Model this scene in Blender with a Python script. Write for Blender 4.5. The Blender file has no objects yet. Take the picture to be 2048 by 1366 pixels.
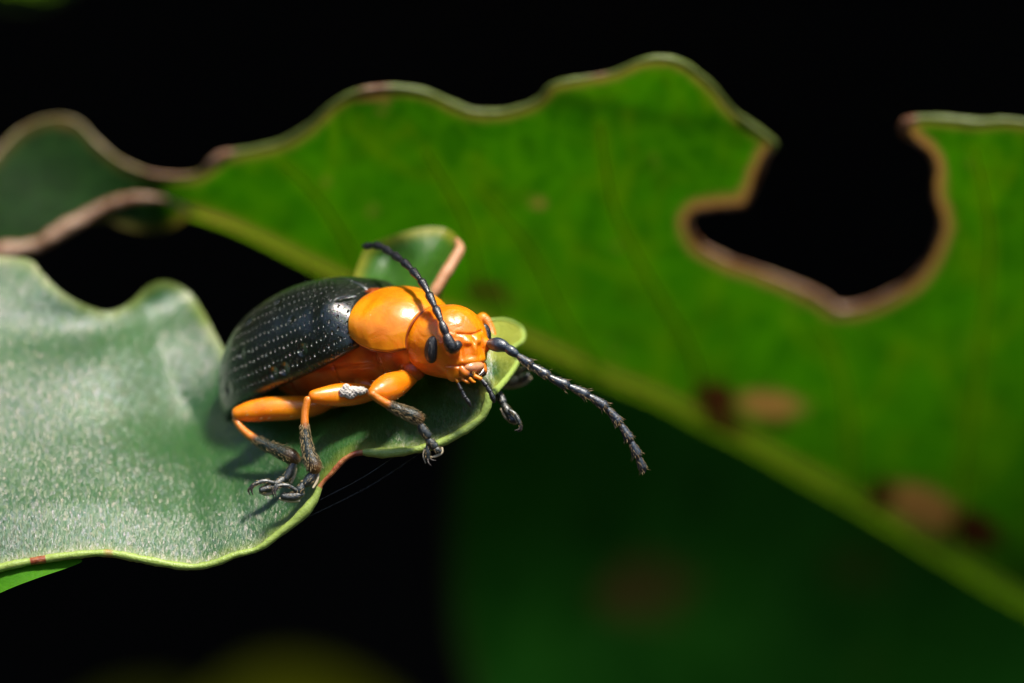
import bpy, math, random
import numpy as np
from mathutils import Vector, Matrix
from mathutils.geometry import delaunay_2d_cdt

random.seed(7)
RNG = np.random.default_rng(11)

# ------------------------------------------------------------------ frame of reference
# Built in millimetres in a frame whose x is right, y is depth and z is up as the lens sees it,
# tipped by PITCH and written out in real metres (the beetle is about 9 mm long).
PITCH = math.radians(12.0)
MM = 0.001
DIST = 150.0                      # lens to focus plane, mm
PXMM = 0.015                      # one photo pixel at the focus plane, mm
ROT = np.array([[1, 0, 0],
                [0, math.cos(PITCH), math.sin(PITCH)],
                [0, -math.sin(PITCH), math.cos(PITCH)]])


def W(p):
    return (np.atleast_2d(np.asarray(p, float)) @ ROT.T) * MM


def P(px, py, d):
    k = (DIST + d) / DIST * PXMM
    return np.array([(px - 1024.0) * k, d, (683.0 - py) * k])


scene = bpy.context.scene
col = scene.collection

# ------------------------------------------------------------------ camera
cam_d = bpy.data.cameras.new('camera')
cam = bpy.data.objects.new('camera', cam_d)
col.objects.link(cam)
scene.camera = cam
cam_d.sensor_width = 36.0
cam_d.lens = 36.0 * DIST / (2048 * PXMM)
cam_d.clip_start = 0.004
cam_d.clip_end = 1000.0
cam.location = Vector(W([0, -DIST, 0])[0])
cam.rotation_euler = (math.radians(90) - PITCH, 0, 0)
cam_d.dof.use_dof = True
cam_d.dof.focus_distance = DIST * MM
cam_d.dof.aperture_fstop = cam_d.lens / 6.2

# ------------------------------------------------------------------ light
SUN_CAM = np.array([0.26, -0.40, 0.88])
sd = ROT @ (SUN_CAM / np.linalg.norm(SUN_CAM))
elev = math.asin(sd[2])
azim = math.atan2(sd[0], sd[1])
world = bpy.data.worlds.new('World')
scene.world = world
world.use_nodes = True
wn = world.node_tree.nodes
wl = world.node_tree.links
wn.clear()
wo = wn.new('ShaderNodeOutputWorld')
wb = wn.new('ShaderNodeBackground')
ws = wn.new('ShaderNodeTexSky')
ws.sky_type = 'NISHITA'
ws.sun_disc = False
ws.sun_elevation = elev
ws.sun_rotation = azim
wb.inputs['Strength'].default_value = 0.11
wl.new(ws.outputs[0], wb.inputs[0])
wl.new(wb.outputs[0], wo.inputs[0])

sun_d = bpy.data.lights.new('sun', 'SUN')
sun = bpy.data.objects.new('sun', sun_d)
col.objects.link(sun)
sun_d.energy = 5.0
sun_d.angle = math.radians(10.0)
sun_d.color = (1.0, 0.93, 0.82)
sun.rotation_euler = Vector(sd).to_track_quat('Z', 'Y').to_euler()
sun.location = (0.5, 0, 1.0)

scene.view_settings.view_transform = 'Standard'
scene.view_settings.look = 'None'
scene.view_settings.gamma = 1.0
scene.view_settings.use_curve_mapping = False
scene.view_settings.exposure = 0.52
scene.cycles.use_denoising = True
scene.cycles.sample_clamp_indirect = 6.0
scene.cycles.max_bounces = 8

# ------------------------------------------------------------------ material helpers


class NT:
    def __init__(self, name):
        self.m = bpy.data.materials.new(name)
        self.m.use_nodes = True
        self.t = self.m.node_tree
        self.t.nodes.clear()
        self.out = self.n('ShaderNodeOutputMaterial')

    def n(self, kind, **kw):
        nd = self.t.nodes.new(kind)
        for k, v in kw.items():
            setattr(nd, k, v)
        return nd

    def put(self, sock, val):
        if hasattr(val, 'is_output'):
            self.t.links.new(val, sock)
        elif isinstance(val, (tuple, list)) and len(val) == 3 and sock.type == 'RGBA':
            sock.default_value = (*val, 1)
        else:
            sock.default_value = val

    def math(self, op, a, b=0.0, c=0.0, clamp=False):
        nd = self.n('ShaderNodeMath', operation=op, use_clamp=clamp)
        self.put(nd.inputs[0], a)
        self.put(nd.inputs[1], b)
        self.put(nd.inputs[2], c)
        return nd.outputs[0]

    def ramp(self, f, lo, hi, a=0.0, b=1.0, smooth=True):
        nd = self.n('ShaderNodeMapRange', interpolation_type='SMOOTHSTEP' if smooth else 'LINEAR')
        self.put(nd.inputs[0], f)
        self.put(nd.inputs[1], lo)
        self.put(nd.inputs[2], hi)
        self.put(nd.inputs[3], a)
        self.put(nd.inputs[4], b)
        return nd.outputs[0]

    def mix(self, f, a, b):
        nd = self.n('ShaderNodeMix', data_type='RGBA')
        self.put(nd.inputs[0], f)
        self.put(nd.inputs[6], a)
        self.put(nd.inputs[7], b)
        return nd.outputs[2]

    def attr(self, name, vec=False):
        nd = self.n('ShaderNodeAttribute', attribute_name=name)
        return nd.outputs['Vector'] if vec else nd.outputs['Fac']

    def noise(self, vec, scale, detail=3.0, rough=0.5, dist=0.0, out='Fac'):
        nd = self.n('ShaderNodeTexNoise')
        self.put(nd.inputs['Vector'], vec)
        nd.inputs['Scale'].default_value = scale
        nd.inputs['Detail'].default_value = detail
        nd.inputs['Roughness'].default_value = rough
        nd.inputs['Distortion'].default_value = dist
        return nd.outputs[out]

    def voro(self, vec, scale, rnd=1.0, feature='F1', out='Distance'):
        nd = self.n('ShaderNodeTexVoronoi', feature=feature)
        self.put(nd.inputs['Vector'], vec)
        nd.inputs['Scale'].default_value = scale
        nd.inputs['Randomness'].default_value = rnd
        return nd.outputs[out]

    def mapping(self, vec, scale=(1, 1, 1), rot=(0, 0, 0)):
        nd = self.n('ShaderNodeMapping')
        self.put(nd.inputs[0], vec)
        nd.inputs['Scale'].default_value = scale
        nd.inputs['Rotation'].default_value = rot
        return nd.outputs[0]

    def bump(self, h, dist_mm, strength=1.0, normal=None):
        nd = self.n('ShaderNodeBump')
        self.put(nd.inputs['Height'], h)
        nd.inputs['Distance'].default_value = dist_mm * MM
        nd.inputs['Strength'].default_value = strength
        if normal is not None:
            self.put(nd.inputs['Normal'], normal)
        return nd.outputs[0]

    def facet(self, normal, rnd, k):
        """Tip the normal by a random amount in every cell, as flakes of wax or cuticle do."""
        a = self.n('ShaderNodeVectorMath', operation='SUBTRACT')
        self.put(a.inputs[0], rnd)
        a.inputs[1].default_value = (0.5, 0.5, 0.5)
        b = self.n('ShaderNodeVectorMath', operation='MULTIPLY_ADD')
        self.put(b.inputs[0], a.outputs[0])
        b.inputs[1].default_value = (k, k, k)
        self.put(b.inputs[2], normal)
        c = self.n('ShaderNodeVectorMath', operation='NORMALIZE')
        self.put(c.inputs[0], b.outputs[0])
        return c.outputs[0]

    def principled(self, **kw):
        nd = self.n('ShaderNodeBsdfPrincipled')
        for k, v in kw.items():
            self.put(nd.inputs[k.replace('_', ' ')], v)
        return nd

    def done(self, shader):
        self.t.links.new(shader, self.out.inputs[0])
        return self.m


def orange_cuticle(name, ca, cb, rough=0.34, coat=1.0, bumpy=0.012, wrinkle=2.2, crough=0.30):
    t = NT(name)
    q = t.attr('q', True)
    n1 = t.noise(q, 1.1, 3, 0.55)
    n2 = t.noise(q, 30.0, 3, 0.6)
    n3 = t.noise(q, wrinkle, 2, 0.4, 0.6)
    c = t.mix(t.ramp(n1, 0.35, 0.68), ca, cb)
    pores = t.ramp(t.voro(q, 5.0, 1.0), 0.02, 0.07)
    c = t.mix(t.math('MULTIPLY', t.math('SUBTRACT', 1.0, pores), 0.5), c, (0.30, 0.06, 0.004))
    b1 = t.bump(n3, bumpy * 3.5, 0.6)
    b2 = t.bump(n2, bumpy * 0.18, 1.0, b1)
    b3 = t.bump(pores, 0.012, 0.8, b2)
    dust = t.ramp(t.voro(q, 3.3, 1.0), 0.035, 0.06, 1.0, 0.0)
    c = t.mix(t.math('MULTIPLY', dust, 0.7), c, (0.85, 0.62, 0.4))
    p = t.principled(Base_Color=c, Roughness=t.ramp(n2, 0.2, 0.8, rough * 0.8, rough * 1.4), Subsurface_Weight=0.35,
                     Subsurface_Scale=MM, IOR=1.5, Specular_IOR_Level=0.25, Coat_Weight=coat, Coat_Roughness=crough, Coat_IOR=1.55)
    p.inputs['Subsurface Radius'].default_value = (0.45, 0.14, 0.02)
    t.put(p.inputs['Normal'], b3)
    t.put(p.inputs['Coat Normal'], b3)
    return t.done(p.outputs[0])


def dark_cuticle(name, ca, cb, rough=0.3, coat=0.4):
    t = NT(name)
    q = t.attr('q', True)
    n = t.noise(q, 14.0, 4, 0.65)
    c = t.mix(t.ramp(n, 0.35, 0.7), ca, cb)
    b = t.bump(n, 0.03, 0.8)
    p = t.principled(Base_Color=c, Roughness=t.ramp(n, 0.3, 0.7, rough * 0.8, rough * 1.5), IOR=1.6, Specular_IOR_Level=0.75,
                     Coat_Weight=coat, Coat_Roughness=0.2, Normal=b)
    return t.done(p.outputs[0])


def tibia_mat():
    t = NT('tibia_cuticle')
    q = t.attr('q', True)
    s = t.attr('s')
    n = t.noise(q, 6.0, 3)
    f = t.ramp(t.math('ADD', s, t.math('MULTIPLY', t.math('SUBTRACT', n, 0.5), 0.10)), 0.30, 0.42)
    cd = t.mix(t.ramp(s, 0.78, 1.0), (0.012, 0.02, 0.012), (0.14, 0.06, 0.012))
    c = t.mix(f, (0.72, 0.20, 0.008), cd)
    fib = t.noise(t.mapping(q, (1, 1, 1)), 22.0, 3, 0.6)
    p = t.principled(Base_Color=c, Roughness=t.ramp(fib, 0.3, 0.7, 0.22, 0.5), IOR=1.55, Coat_Weight=0.4, Coat_Roughness=0.2,
                     Normal=t.bump(fib, 0.03, 0.8))
    return t.done(p.outputs[0])


def elytra_mat():
    t = NT('black_elytron')
    uv = t.attr('uvw', True)
    q = t.attr('q', True)
    warp = t.noise(q, 1.6, 2, out='Color')
    wv = t.n('ShaderNodeVectorMath', operation='MULTIPLY_ADD')
    t.put(wv.inputs[0], warp)
    wv.inputs[1].default_value = (0.06, 0.05, 0.0)
    t.put(wv.inputs[2], uv)
    vec = wv.outputs[0]
    rows = t.voro(t.mapping(vec, (5.6, 3.1, 0.0)), 1.0, 0.16)
    pit = t.ramp(rows, 0.08, 0.22)
    fine = t.voro(t.mapping(vec, (17, 15, 0.0)), 1.0, 0.9)
    finep = t.ramp(fine, 0.10, 0.3)
    dents = t.ramp(t.voro(vec, 1.15, 1.0), 0.05, 0.26)
    micro = t.noise(q, 60.0, 2, 0.7)
    b0 = t.bump(t.noise(q, 1.2, 2, 0.4), 0.10, 0.6)
    b1 = t.bump(dents, 0.12, 0.8, b0)
    b2 = t.bump(pit, 0.06, 1.0, b1)
    b3 = t.bump(finep, 0.012, 1.0, b2)
    b4 = t.bump(micro, 0.006, 0.8, b3)
    c = t.mix(t.noise(q, 2.0, 2), (0.003, 0.005, 0.003), (0.006, 0.012, 0.005))
    glint_amt = t.ramp(t.noise(q, 4.0, 2), 0.35, 0.65, 0.1, 0.6)
    c = t.mix(t.math('MULTIPLY', t.math('SUBTRACT', 1.0, pit), glint_amt), c, (0.16, 0.17, 0.13))  # pale colour painted in the pits stands for their glints
    cellc = t.voro(q, 24.0, 1.0, 'F1', 'Color')
    b4 = t.facet(b4, cellc, 0.14)
    p = t.principled(Base_Color=c, Roughness=0.32, IOR=1.55, Specular_IOR_Level=0.5, Specular_Tint=t.mix(0.5, (1, 1, 1), cellc), Coat_Weight=1.0, Coat_Roughness=0.27,
                     Coat_IOR=1.6)
    t.put(p.inputs['Normal'], b4)
    t.put(p.inputs['Coat Normal'], b3)
    return t.done(p.outputs[0])


def eye_mat():
    t = NT('compound_eye')
    q = t.attr('q', True)
    f = t.ramp(t.voro(q, 26.0, 0.12), 0.0, 0.6, 1.0, 0.0)
    p = t.principled(Base_Color=t.mix(f, (0.016, 0.016, 0.018), (0.006, 0.006, 0.007)), Roughness=0.36, IOR=1.5,
                     Specular_IOR_Level=0.8, Normal=t.bump(f, 0.02, 0.9), Coat_Weight=0.2, Coat_Roughness=0.3)
    return t.done(p.outputs[0])


def simple(name, c1, c2, scale, rough=0.5, bump=0.02, coat=0.0, sss=0.0):
    t = NT(name)
    q = t.attr('q', True)
    n = t.noise(q, scale, 4, 0.6)
    p = t.principled(Base_Color=t.mix(t.ramp(n, 0.3, 0.7), c1, c2), Roughness=rough, Normal=t.bump(n, bump, 0.8),
                     Coat_Weight=coat, Coat_Roughness=0.2, Subsurface_Weight=sss, Subsurface_Scale=MM * 0.3)
    return t.done(p.outputs[0])


def leaf_mat(name, dark, light, trans, trans_amt, rough, vein_scale, sparkle, edge_col, spot_col, spec=0.5, streak=(1, 1, 1), glitter=0.0, coat=0.0, vein_amt=0.2, tan_col=(0.3, 0.14, 0.01)):
    """A leaf blade: reflected colour, light passing through, waxy gloss with fine sparkle, veins, stains."""
    t = NT(name)
    q = t.attr('q', True)
    edge = t.attr('edge')
    spot = t.attr('spot')
    tan = t.attr('tan')
    rib = t.attr('rib')
    n1 = t.noise(q, 0.35, 4, 0.6)
    n2 = t.noise(q, 3.0, 4, 0.6)
    cells = t.voro(q, vein_scale, 1.0, 'DISTANCE_TO_EDGE')
    vein = t.ramp(cells, 0.0, 0.09, 1.0, 0.0)
    big = t.voro(q, vein_scale * 0.3, 1.0, 'DISTANCE_TO_EDGE')
    veinb = t.ramp(big, 0.0, 0.06, 1.0, 0.0)
    c = t.mix(t.ramp(n1, 0.3, 0.7), dark, light)
    c = t.mix(t.math('MULTIPLY', n2, 0.35), c, dark)
    vm = t.math('MULTIPLY', t.math('MAXIMUM', vein, veinb), vein_amt)
    c = t.mix(vm, c, tuple(x * 1.9 + 0.01 for x in light))
    ef = t.ramp(t.math('ADD', edge, t.math('MULTIPLY', t.math('SUBTRACT', n2, 0.5), 0.25)), 0.02, 0.42, 1.0, 0.0)
    c = t.mix(ef, c, edge_col)
    c = t.mix(t.math('MULTIPLY', rib, 0.8), c, (light[0] * 3 + 0.03, light[1] * 2.2, light[2]))
    tn = t.ramp(t.math('ADD', tan, t.math('MULTIPLY', t.math('SUBTRACT', n2, 0.5), 0.9)), 0.2, 0.85)
    tn = t.math('MULTIPLY', tn, t.ramp(tan, 0.02, 0.15))
    c = t.mix(tn, c, tan_col)
    rag = t.noise(q, 1.3, 5, 0.65, 0.5)
    sp = t.ramp(t.math('ADD', spot, t.math('MULTIPLY', t.math('SUBTRACT', rag, 0.5), 1.3)), 0.3, 0.8)
    sp = t.math('MULTIPLY', sp, t.ramp(spot, 0.02, 0.15))
    c = t.mix(sp, c, spot_col)
    tc = t.mix(t.ramp(n1, 0.3, 0.7), tuple(x * 0.75 for x in trans), trans)
    tc = t.mix(t.ramp(t.noise(q, 1.1, 5, 0.65, 0.4), 0.38, 0.72, 0.0, 0.75), tc, (trans[0] * 0.25, trans[1] * 0.42, trans[2]))
    tc = t.mix(t.ramp(t.noise(q, 0.6, 4, 0.6, 0.8), 0.5, 0.78, 0.0, 0.55), tc, (trans[0] * 3.4, trans[1] * 1.15, trans[2]))
    tc = t.mix(t.math('MULTIPLY', n2, 0.5), tc, tuple(x * 0.6 for x in trans))
    tc = t.mix(vm, tc, (trans[0] * 1.9, trans[1] * 1.25, trans[2]))
    tc = t.mix(t.math('MULTIPLY', rib, 0.75), tc, (trans[0] * 3.2 + 0.04, trans[1] * 1.35, trans[2]))
    tc = t.mix(ef, tc, tuple(x * 2 for x in edge_col))
    tc = t.mix(tn, tc, tuple(x * 1.1 for x in tan_col))
    tc = t.mix(sp, tc, tuple(x * 0.9 for x in spot_col))
    fine = t.noise(t.mapping(q, streak), 26.0, 3, 0.7)
    glit = t.voro(t.mapping(q, streak), 22.0, 1.0, 'F1', 'Color')
    sep = t.n('ShaderNodeSeparateColor')
    t.put(sep.inputs[0], glit)
    b0 = t.bump(vm, -0.03, 0.6)
    b1 = t.bump(fine, 0.02 * sparkle, 0.9, b0)
    b2 = t.bump(sep.outputs[0], 0.012 * sparkle, 0.8, b1)
    if glitter:
        b2 = t.facet(b2, glit, glitter)
    p = t.principled(Base_Color=c, Roughness=t.ramp(sep.outputs[1], 0.0, 1.0, rough * 0.75, rough * 1.25, False), IOR=1.48,
                     Specular_IOR_Level=spec, Normal=b2, Specular_Tint=t.mix(0.4, (1, 1, 1), glit), Coat_Weight=coat,
                     Coat_Roughness=rough * 0.95, Coat_IOR=1.6, Coat_Normal=b2)
    tr = t.n('ShaderNodeBsdfTranslucent')
    t.put(tr.inputs[0], tc)
    t.put(tr.inputs[1], b0)
    mx = t.n('ShaderNodeMixShader')
    mx.inputs[0].default_value = trans_amt
    t.t.links.new(p.outputs[0], mx.inputs[1])
    t.t.links.new(tr.outputs[0], mx.inputs[2])
    return t.done(mx.outputs[0])


def rim_mat(name, fresh, scar, dark, sss=0.3, rough=0.35):
    t = NT(name)
    q = t.attr('q', True)
    s = t.attr('s')
    n = t.noise(q, 4.0, 4, 0.6)
    f = t.ramp(t.math('ADD', s, t.math('MULTIPLY', t.math('SUBTRACT', n, 0.5), 0.35)), 0.25, 0.6)
    c = t.mix(t.math('MULTIPLY', n, 0.5), fresh, tuple(x * 0.5 for x in fresh))
    sc = t.mix(t.ramp(t.noise(q, 2.2, 3), 0.4, 0.62), scar, dark)
    c = t.mix(f, c, sc)
    p = t.principled(Base_Color=c, Roughness=rough, Normal=t.bump(t.noise(q, 12.0, 4, 0.6), 0.04, 0.8), Subsurface_Weight=sss,
                     Subsurface_Scale=MM * 0.35)
    p.inputs['Subsurface Radius'].default_value = (0.6, 0.7, 0.15)
    return t.done(p.outputs[0])


# ------------------------------------------------------------------ mesh helpers


def thing(name, label, cat, base, group=None):
    o = bpy.data.objects.new(name, None)
    o.empty_display_size = 0.001
    col.objects.link(o)
    o.location = Vector(W(base)[0])
    o['label'] = label
    o['category'] = cat
    if group:
        o['group'] = group
    return o


def part_empty(name, parent):
    o = bpy.data.objects.new(name, None)
    o.empty_display_size = 0.001
    col.objects.link(o)
    o.parent = parent
    return o


def top_of(o):
    while o.parent is not None:
        o = o.parent
    return o


def mk(name, verts, faces, mat, parent=None, attrs=None, smooth=True, flip=False, world=False):
    v = np.asarray(verts, float)
    w = v if world else W(v)
    o_loc = np.zeros(3)
    if parent is not None:
        o_loc = np.array(top_of(parent).location)
    me = bpy.data.meshes.new(name)
    fs = [tuple(int(i) for i in (f[::-1] if flip else f)) for f in faces]
    me.from_pydata([tuple(x) for x in (w - o_loc)], [], fs)
    a = me.attributes.new('q', 'FLOAT_VECTOR', 'POINT')
    qv = attrs.pop('q') if attrs and 'q' in attrs else (v if not world else v * 1000.0)
    a.data.foreach_set('vector', np.asarray(qv, np.float32).ravel())
    for k, val in (attrs or {}).items():
        val = np.asarray(val, np.float32)
        if val.ndim == 2:
            b = me.attributes.new(k, 'FLOAT_VECTOR', 'POINT')
            b.data.foreach_set('vector', val.ravel())
        else:
            b = me.attributes.new(k, 'FLOAT', 'POINT')
            b.data.foreach_set('value', val)
    if smooth:
        me.polygons.foreach_set('use_smooth', [True] * len(me.polygons))
    me.materials.append(mat)
    me.update()
    o = bpy.data.objects.new(name, me)
    col.objects.link(o)
    if parent is not None:
        o.parent = parent
    return o


def catmull(pts, n):
    """Resample rows of pts (any width) along a Catmull-Rom curve to n rows, even in arc length of the first three columns."""
    p = np.asarray(pts, float)
    if len(p) == 2:
        p = np.vstack([p[0], p.mean(0), p[1]])
    e = np.vstack([2 * p[0] - p[1], p, 2 * p[-1] - p[-2]])
    out = []
    for i in range(len(p) - 1):
        a, b, c, d = e[i], e[i + 1], e[i + 2], e[i + 3]
        for t in np.linspace(0, 1, 16, endpoint=False):
            out.append(0.5 * (2 * b + (c - a) * t + (2 * a - 5 * b + 4 * c - d) * t * t + (3 * b - a - 3 * c + d) * t ** 3))
    out.append(p[-1])
    out = np.array(out)
    L = np.concatenate([[0], np.cumsum(np.linalg.norm(np.diff(out[:, :3], axis=0), axis=1))])
    s = np.linspace(0, L[-1], n)
    return np.stack([np.interp(s, L, out[:, k]) for k in range(out.shape[1])], 1)


def frames(c):
    T = np.gradient(c, axis=0)
    T /= np.linalg.norm(T, axis=1)[:, None] + 1e-12
    ref = np.array([0.13, -0.9, 0.3])
    N = np.zeros_like(c)
    n = ref - T[0] * (ref @ T[0])
    for i in range(len(c)):
        n = n - T[i] * (n @ T[i])
        n /= np.linalg.norm(n) + 1e-12
        N[i] = n
    return T, N, np.cross(T, N)


def tube_geo(c, r, seg=12, flat=None, cap=True, lump=0.0):
    """A closed round-ended tube round the path c with radii r; flat squashes the second axis."""
    c = np.asarray(c, float)
    r = np.asarray(r, float)
    if cap:
        T = np.gradient(c, axis=0)
        T /= np.linalg.norm(T, axis=1)[:, None] + 1e-12
        ks = (0.12, 0.45, 0.8)
        a = [c[0] - T[0] * r[0] * math.sqrt(1 - k * k) * 0.7 for k in ks]
        b = [c[-1] + T[-1] * r[-1] * math.sqrt(1 - k * k) * 0.7 for k in ks[::-1]]
        c2 = np.vstack([a, c, b])
        r2 = np.concatenate([[r[0] * k for k in ks], r, [r[-1] * k for k in ks[::-1]]])
    else:
        c2, r2 = c, r
    T, N, B = frames(c2)
    th = np.linspace(0, 2 * math.pi, seg, endpoint=False)
    fl = 1.0 if flat is None else flat
    V = []
    for i in range(len(c2)):
        rr = r2[i] * (1 + (lump * RNG.normal(size=seg) if lump else 0))
        rr = np.broadcast_to(rr, (seg,))
        V.append(c2[i] + (np.cos(th) * rr)[:, None] * N[i] * fl + (np.sin(th) * rr)[:, None] * B[i])
    V = np.vstack(V)
    F = []
    m = len(c2)
    for i in range(m - 1):
        for j in range(seg):
            k = (j + 1) % seg
            F.append((i * seg + j, i * seg + k, (i + 1) * seg + k, (i + 1) * seg + j))
    F.append(tuple(range(seg))[::-1])
    F.append(tuple((m - 1) * seg + j for j in range(seg)))
    L = np.concatenate([[0], np.cumsum(np.linalg.norm(np.diff(c2, axis=0), axis=1))])
    s = np.repeat(L / max(L[-1], 1e-9), seg)
    return V, F, s


def px_path(rows, n):
    """rows of (px, py, depth, radius) to a smooth path in mm."""
    a = np.array([[*P(r[0], r[1], r[2]), r[3]] for r in rows])
    a = catmull(a, n)
    return a[:, :3], a[:, 3]


def tube(name, rows, n, mat, parent, seg=12, flat=None, lump=0.0, scar=None):
    c, r = px_path(rows, n)
    V, F, s = tube_geo(c, r, seg, flat, lump=lump)
    return mk(name, V, F, mat, parent, {'s': s if scar is None else s * 0 + scar})


def join_geo(gs):
    V, F, off = [], [], 0
    for v, f in gs:
        V.append(v)
        F += [tuple(i + off for i in x) for x in f]
        off += len(v)
    return np.vstack(V), F


def hair_geo(p, d, length, rad, bend=None):
    """One tapered bristle, three-sided."""
    d = d / (np.linalg.norm(d) + 1e-12)
    a = np.cross(d, [0.3, 0.5, 0.81])
    a /= np.linalg.norm(a) + 1e-12
    b = np.cross(d, a)
    V = []
    bd = np.zeros(3) if bend is None else bend
    for t, k in ((-0.1, 1.0), (0.55, 0.7)):
        for j in range(3):
            g = 2 * math.pi * j / 3
            V.append(p + d * length * t + bd * length * t * t + (a * math.cos(g) + b * math.sin(g)) * rad * k)
    V.append(p + d * length + bd * length)
    F = [(0, 1, 4, 3), (1, 2, 5, 4), (2, 0, 3, 5), (3, 4, 6), (4, 5, 6), (5, 3, 6), (2, 1, 0)]
    return np.array(V), F


def hairs_on(c, r, count, length, rad, lean=0.8, s0=0.0, s1=1.0):
    T, N, B = frames(c)
    gs = []
    for _ in range(count):
        u = s0 + (s1 - s0) * random.random()
        i = min(int(u * (len(c) - 1)), len(c) - 2)
        f = u * (len(c) - 1) - i
        th = random.random() * 2 * math.pi
        o = math.cos(th) * N[i] + math.sin(th) * B[i]
        p = c[i] * (1 - f) + c[i + 1] * f + o * (r[i] * (1 - f) + r[i + 1] * f)
        gs.append(hair_geo(p, o * (1 - lean * 0.6) + T[i] * lean + RNG.normal(size=3) * 0.12, length * (0.6 + 0.7 * random.random()), rad))
    return join_geo(gs)


def surface_nets(f, lo, hi, h):
    """A smooth quad surface at f = 0 on a grid with step h."""
    ax = [np.arange(lo[i], hi[i] + h, h) for i in range(3)]
    X, Y, Z = np.meshgrid(*ax, indexing='ij')
    g = f(np.stack([X, Y, Z], -1))
    ins = g < 0
    n = g.shape
    cs = np.zeros((n[0] - 1, n[1] - 1, n[2] - 1), int)
    for i in (0, 1):
        for j in (0, 1):
            for k in (0, 1):
                cs += ins[i:n[0] - 1 + i, j:n[1] - 1 + j, k:n[2] - 1 + k]
    act = (cs > 0) & (cs < 8)
    idx = -np.ones(act.shape, int)
    idx[act] = np.arange(act.sum())
    ci = np.argwhere(act)
    acc = np.zeros((len(ci), 3))
    cnt = np.zeros(len(ci))
    cor = [(i, j, k) for i in (0, 1) for j in (0, 1) for k in (0, 1)]
    for a in cor:
        for b in cor:
            if sum(b) - sum(a) == 1 and all(b[q] >= a[q] for q in range(3)):
                ga = g[ci[:, 0] + a[0], ci[:, 1] + a[1], ci[:, 2] + a[2]]
                gb = g[ci[:, 0] + b[0], ci[:, 1] + b[1], ci[:, 2] + b[2]]
                m = (ga < 0) != (gb < 0)
                t = np.where(m, ga / np.where(m, ga - gb, 1), 0)
                pos = np.array(a)[None] + t[:, None] * (np.array(b) - np.array(a))[None]
                acc[m] += pos[m]
                cnt[m] += 1
    V = (ci + acc / cnt[:, None]) * h + np.array([a[0] for a in ax])
    for _ in range(3):
        e = h * 0.3
        v0 = f(V)
        gr = np.stack([(f(V + np.eye(3)[k] * e) - f(V - np.eye(3)[k] * e)) / (2 * e) for k in range(3)], 1)
        V = V - gr * (v0 / (np.sum(gr * gr, 1) + 1e-6))[:, None] * 0.8
    F = []
    for axn in range(3):
        o1, o2 = [(1, 2), (2, 0), (0, 1)][axn]
        s0 = [slice(None)] * 3
        s1 = [slice(None)] * 3
        s0[axn] = slice(0, n[axn] - 1)
        s1[axn] = slice(1, n[axn])
        a, b = ins[tuple(s0)], ins[tuple(s1)]
        for p in np.argwhere(a != b):
            if p[o1] == 0 or p[o2] == 0 or p[o1] >= n[o1] - 1 or p[o2] >= n[o2] - 1:
                continue
            q = []
            for u, w in ((-1, -1), (0, -1), (0, 0), (-1, 0)):
                c = p.copy()
                c[o1] += u
                c[o2] += w
                q.append(idx[tuple(c)])
            if min(q) < 0:
                continue
            F.append(tuple(q) if a[tuple(p)] else tuple(q[::-1]))
    return V, F


def ell(p, c, r):
    k = (p - np.array(c)) / np.array(r)
    l = np.sqrt((k * k).sum(-1))
    return (l - 1) * min(r) * (0.55 + 0.45 / np.maximum(l, 0.6))


def smin(a, b, k):
    h = np.clip(0.5 + 0.5 * (b - a) / k, 0, 1)
    return b * (1 - h) + a * h - k * h * (1 - h)


def seg_dist(pts, poly, closed=False):
    """Distance from every 2-D point to a polyline, and where along it (0..1)."""
    poly = np.asarray(poly, float)
    if closed:
        poly = np.vstack([poly, poly[:1]])
    best = np.full(len(pts), 1e9)
    for a, b in zip(poly[:-1], poly[1:]):
        ab = b - a
        t = np.clip(((pts - a) @ ab) / (ab @ ab + 1e-9), 0, 1)
        d = np.linalg.norm(pts - (a + t[:, None] * ab), axis=1)
        best = np.minimum(best, d)
    return best


def smooth2(poly, step, closed=True):
    p = np.asarray(poly, float)
    q = np.column_stack([p, np.zeros(len(p))])
    if closed:
        q = np.vstack([q[-2:], q, q[:3]])
    e = q
    out = []
    rng = range(1, len(e) - 3) if closed else range(0, len(e) - 1)
    for i in rng:
        a = e[max(i - 1, 0)]
        b, c = e[i], e[i + 1]
        d = e[min(i + 2, len(e) - 1)]
        m = max(1, int(np.linalg.norm(c - b) / step))
        for t in np.linspace(0, 1, m, endpoint=False):
            out.append(0.5 * (2 * b + (c - a) * t + (2 * a - 5 * b + 4 * c - d) * t * t + (3 * b - a - 3 * c + d) * t ** 3))
    if closed:
        out = out[:]
    else:
        out.append(e[-1])
    return np.array(out)[:, :2]


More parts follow.
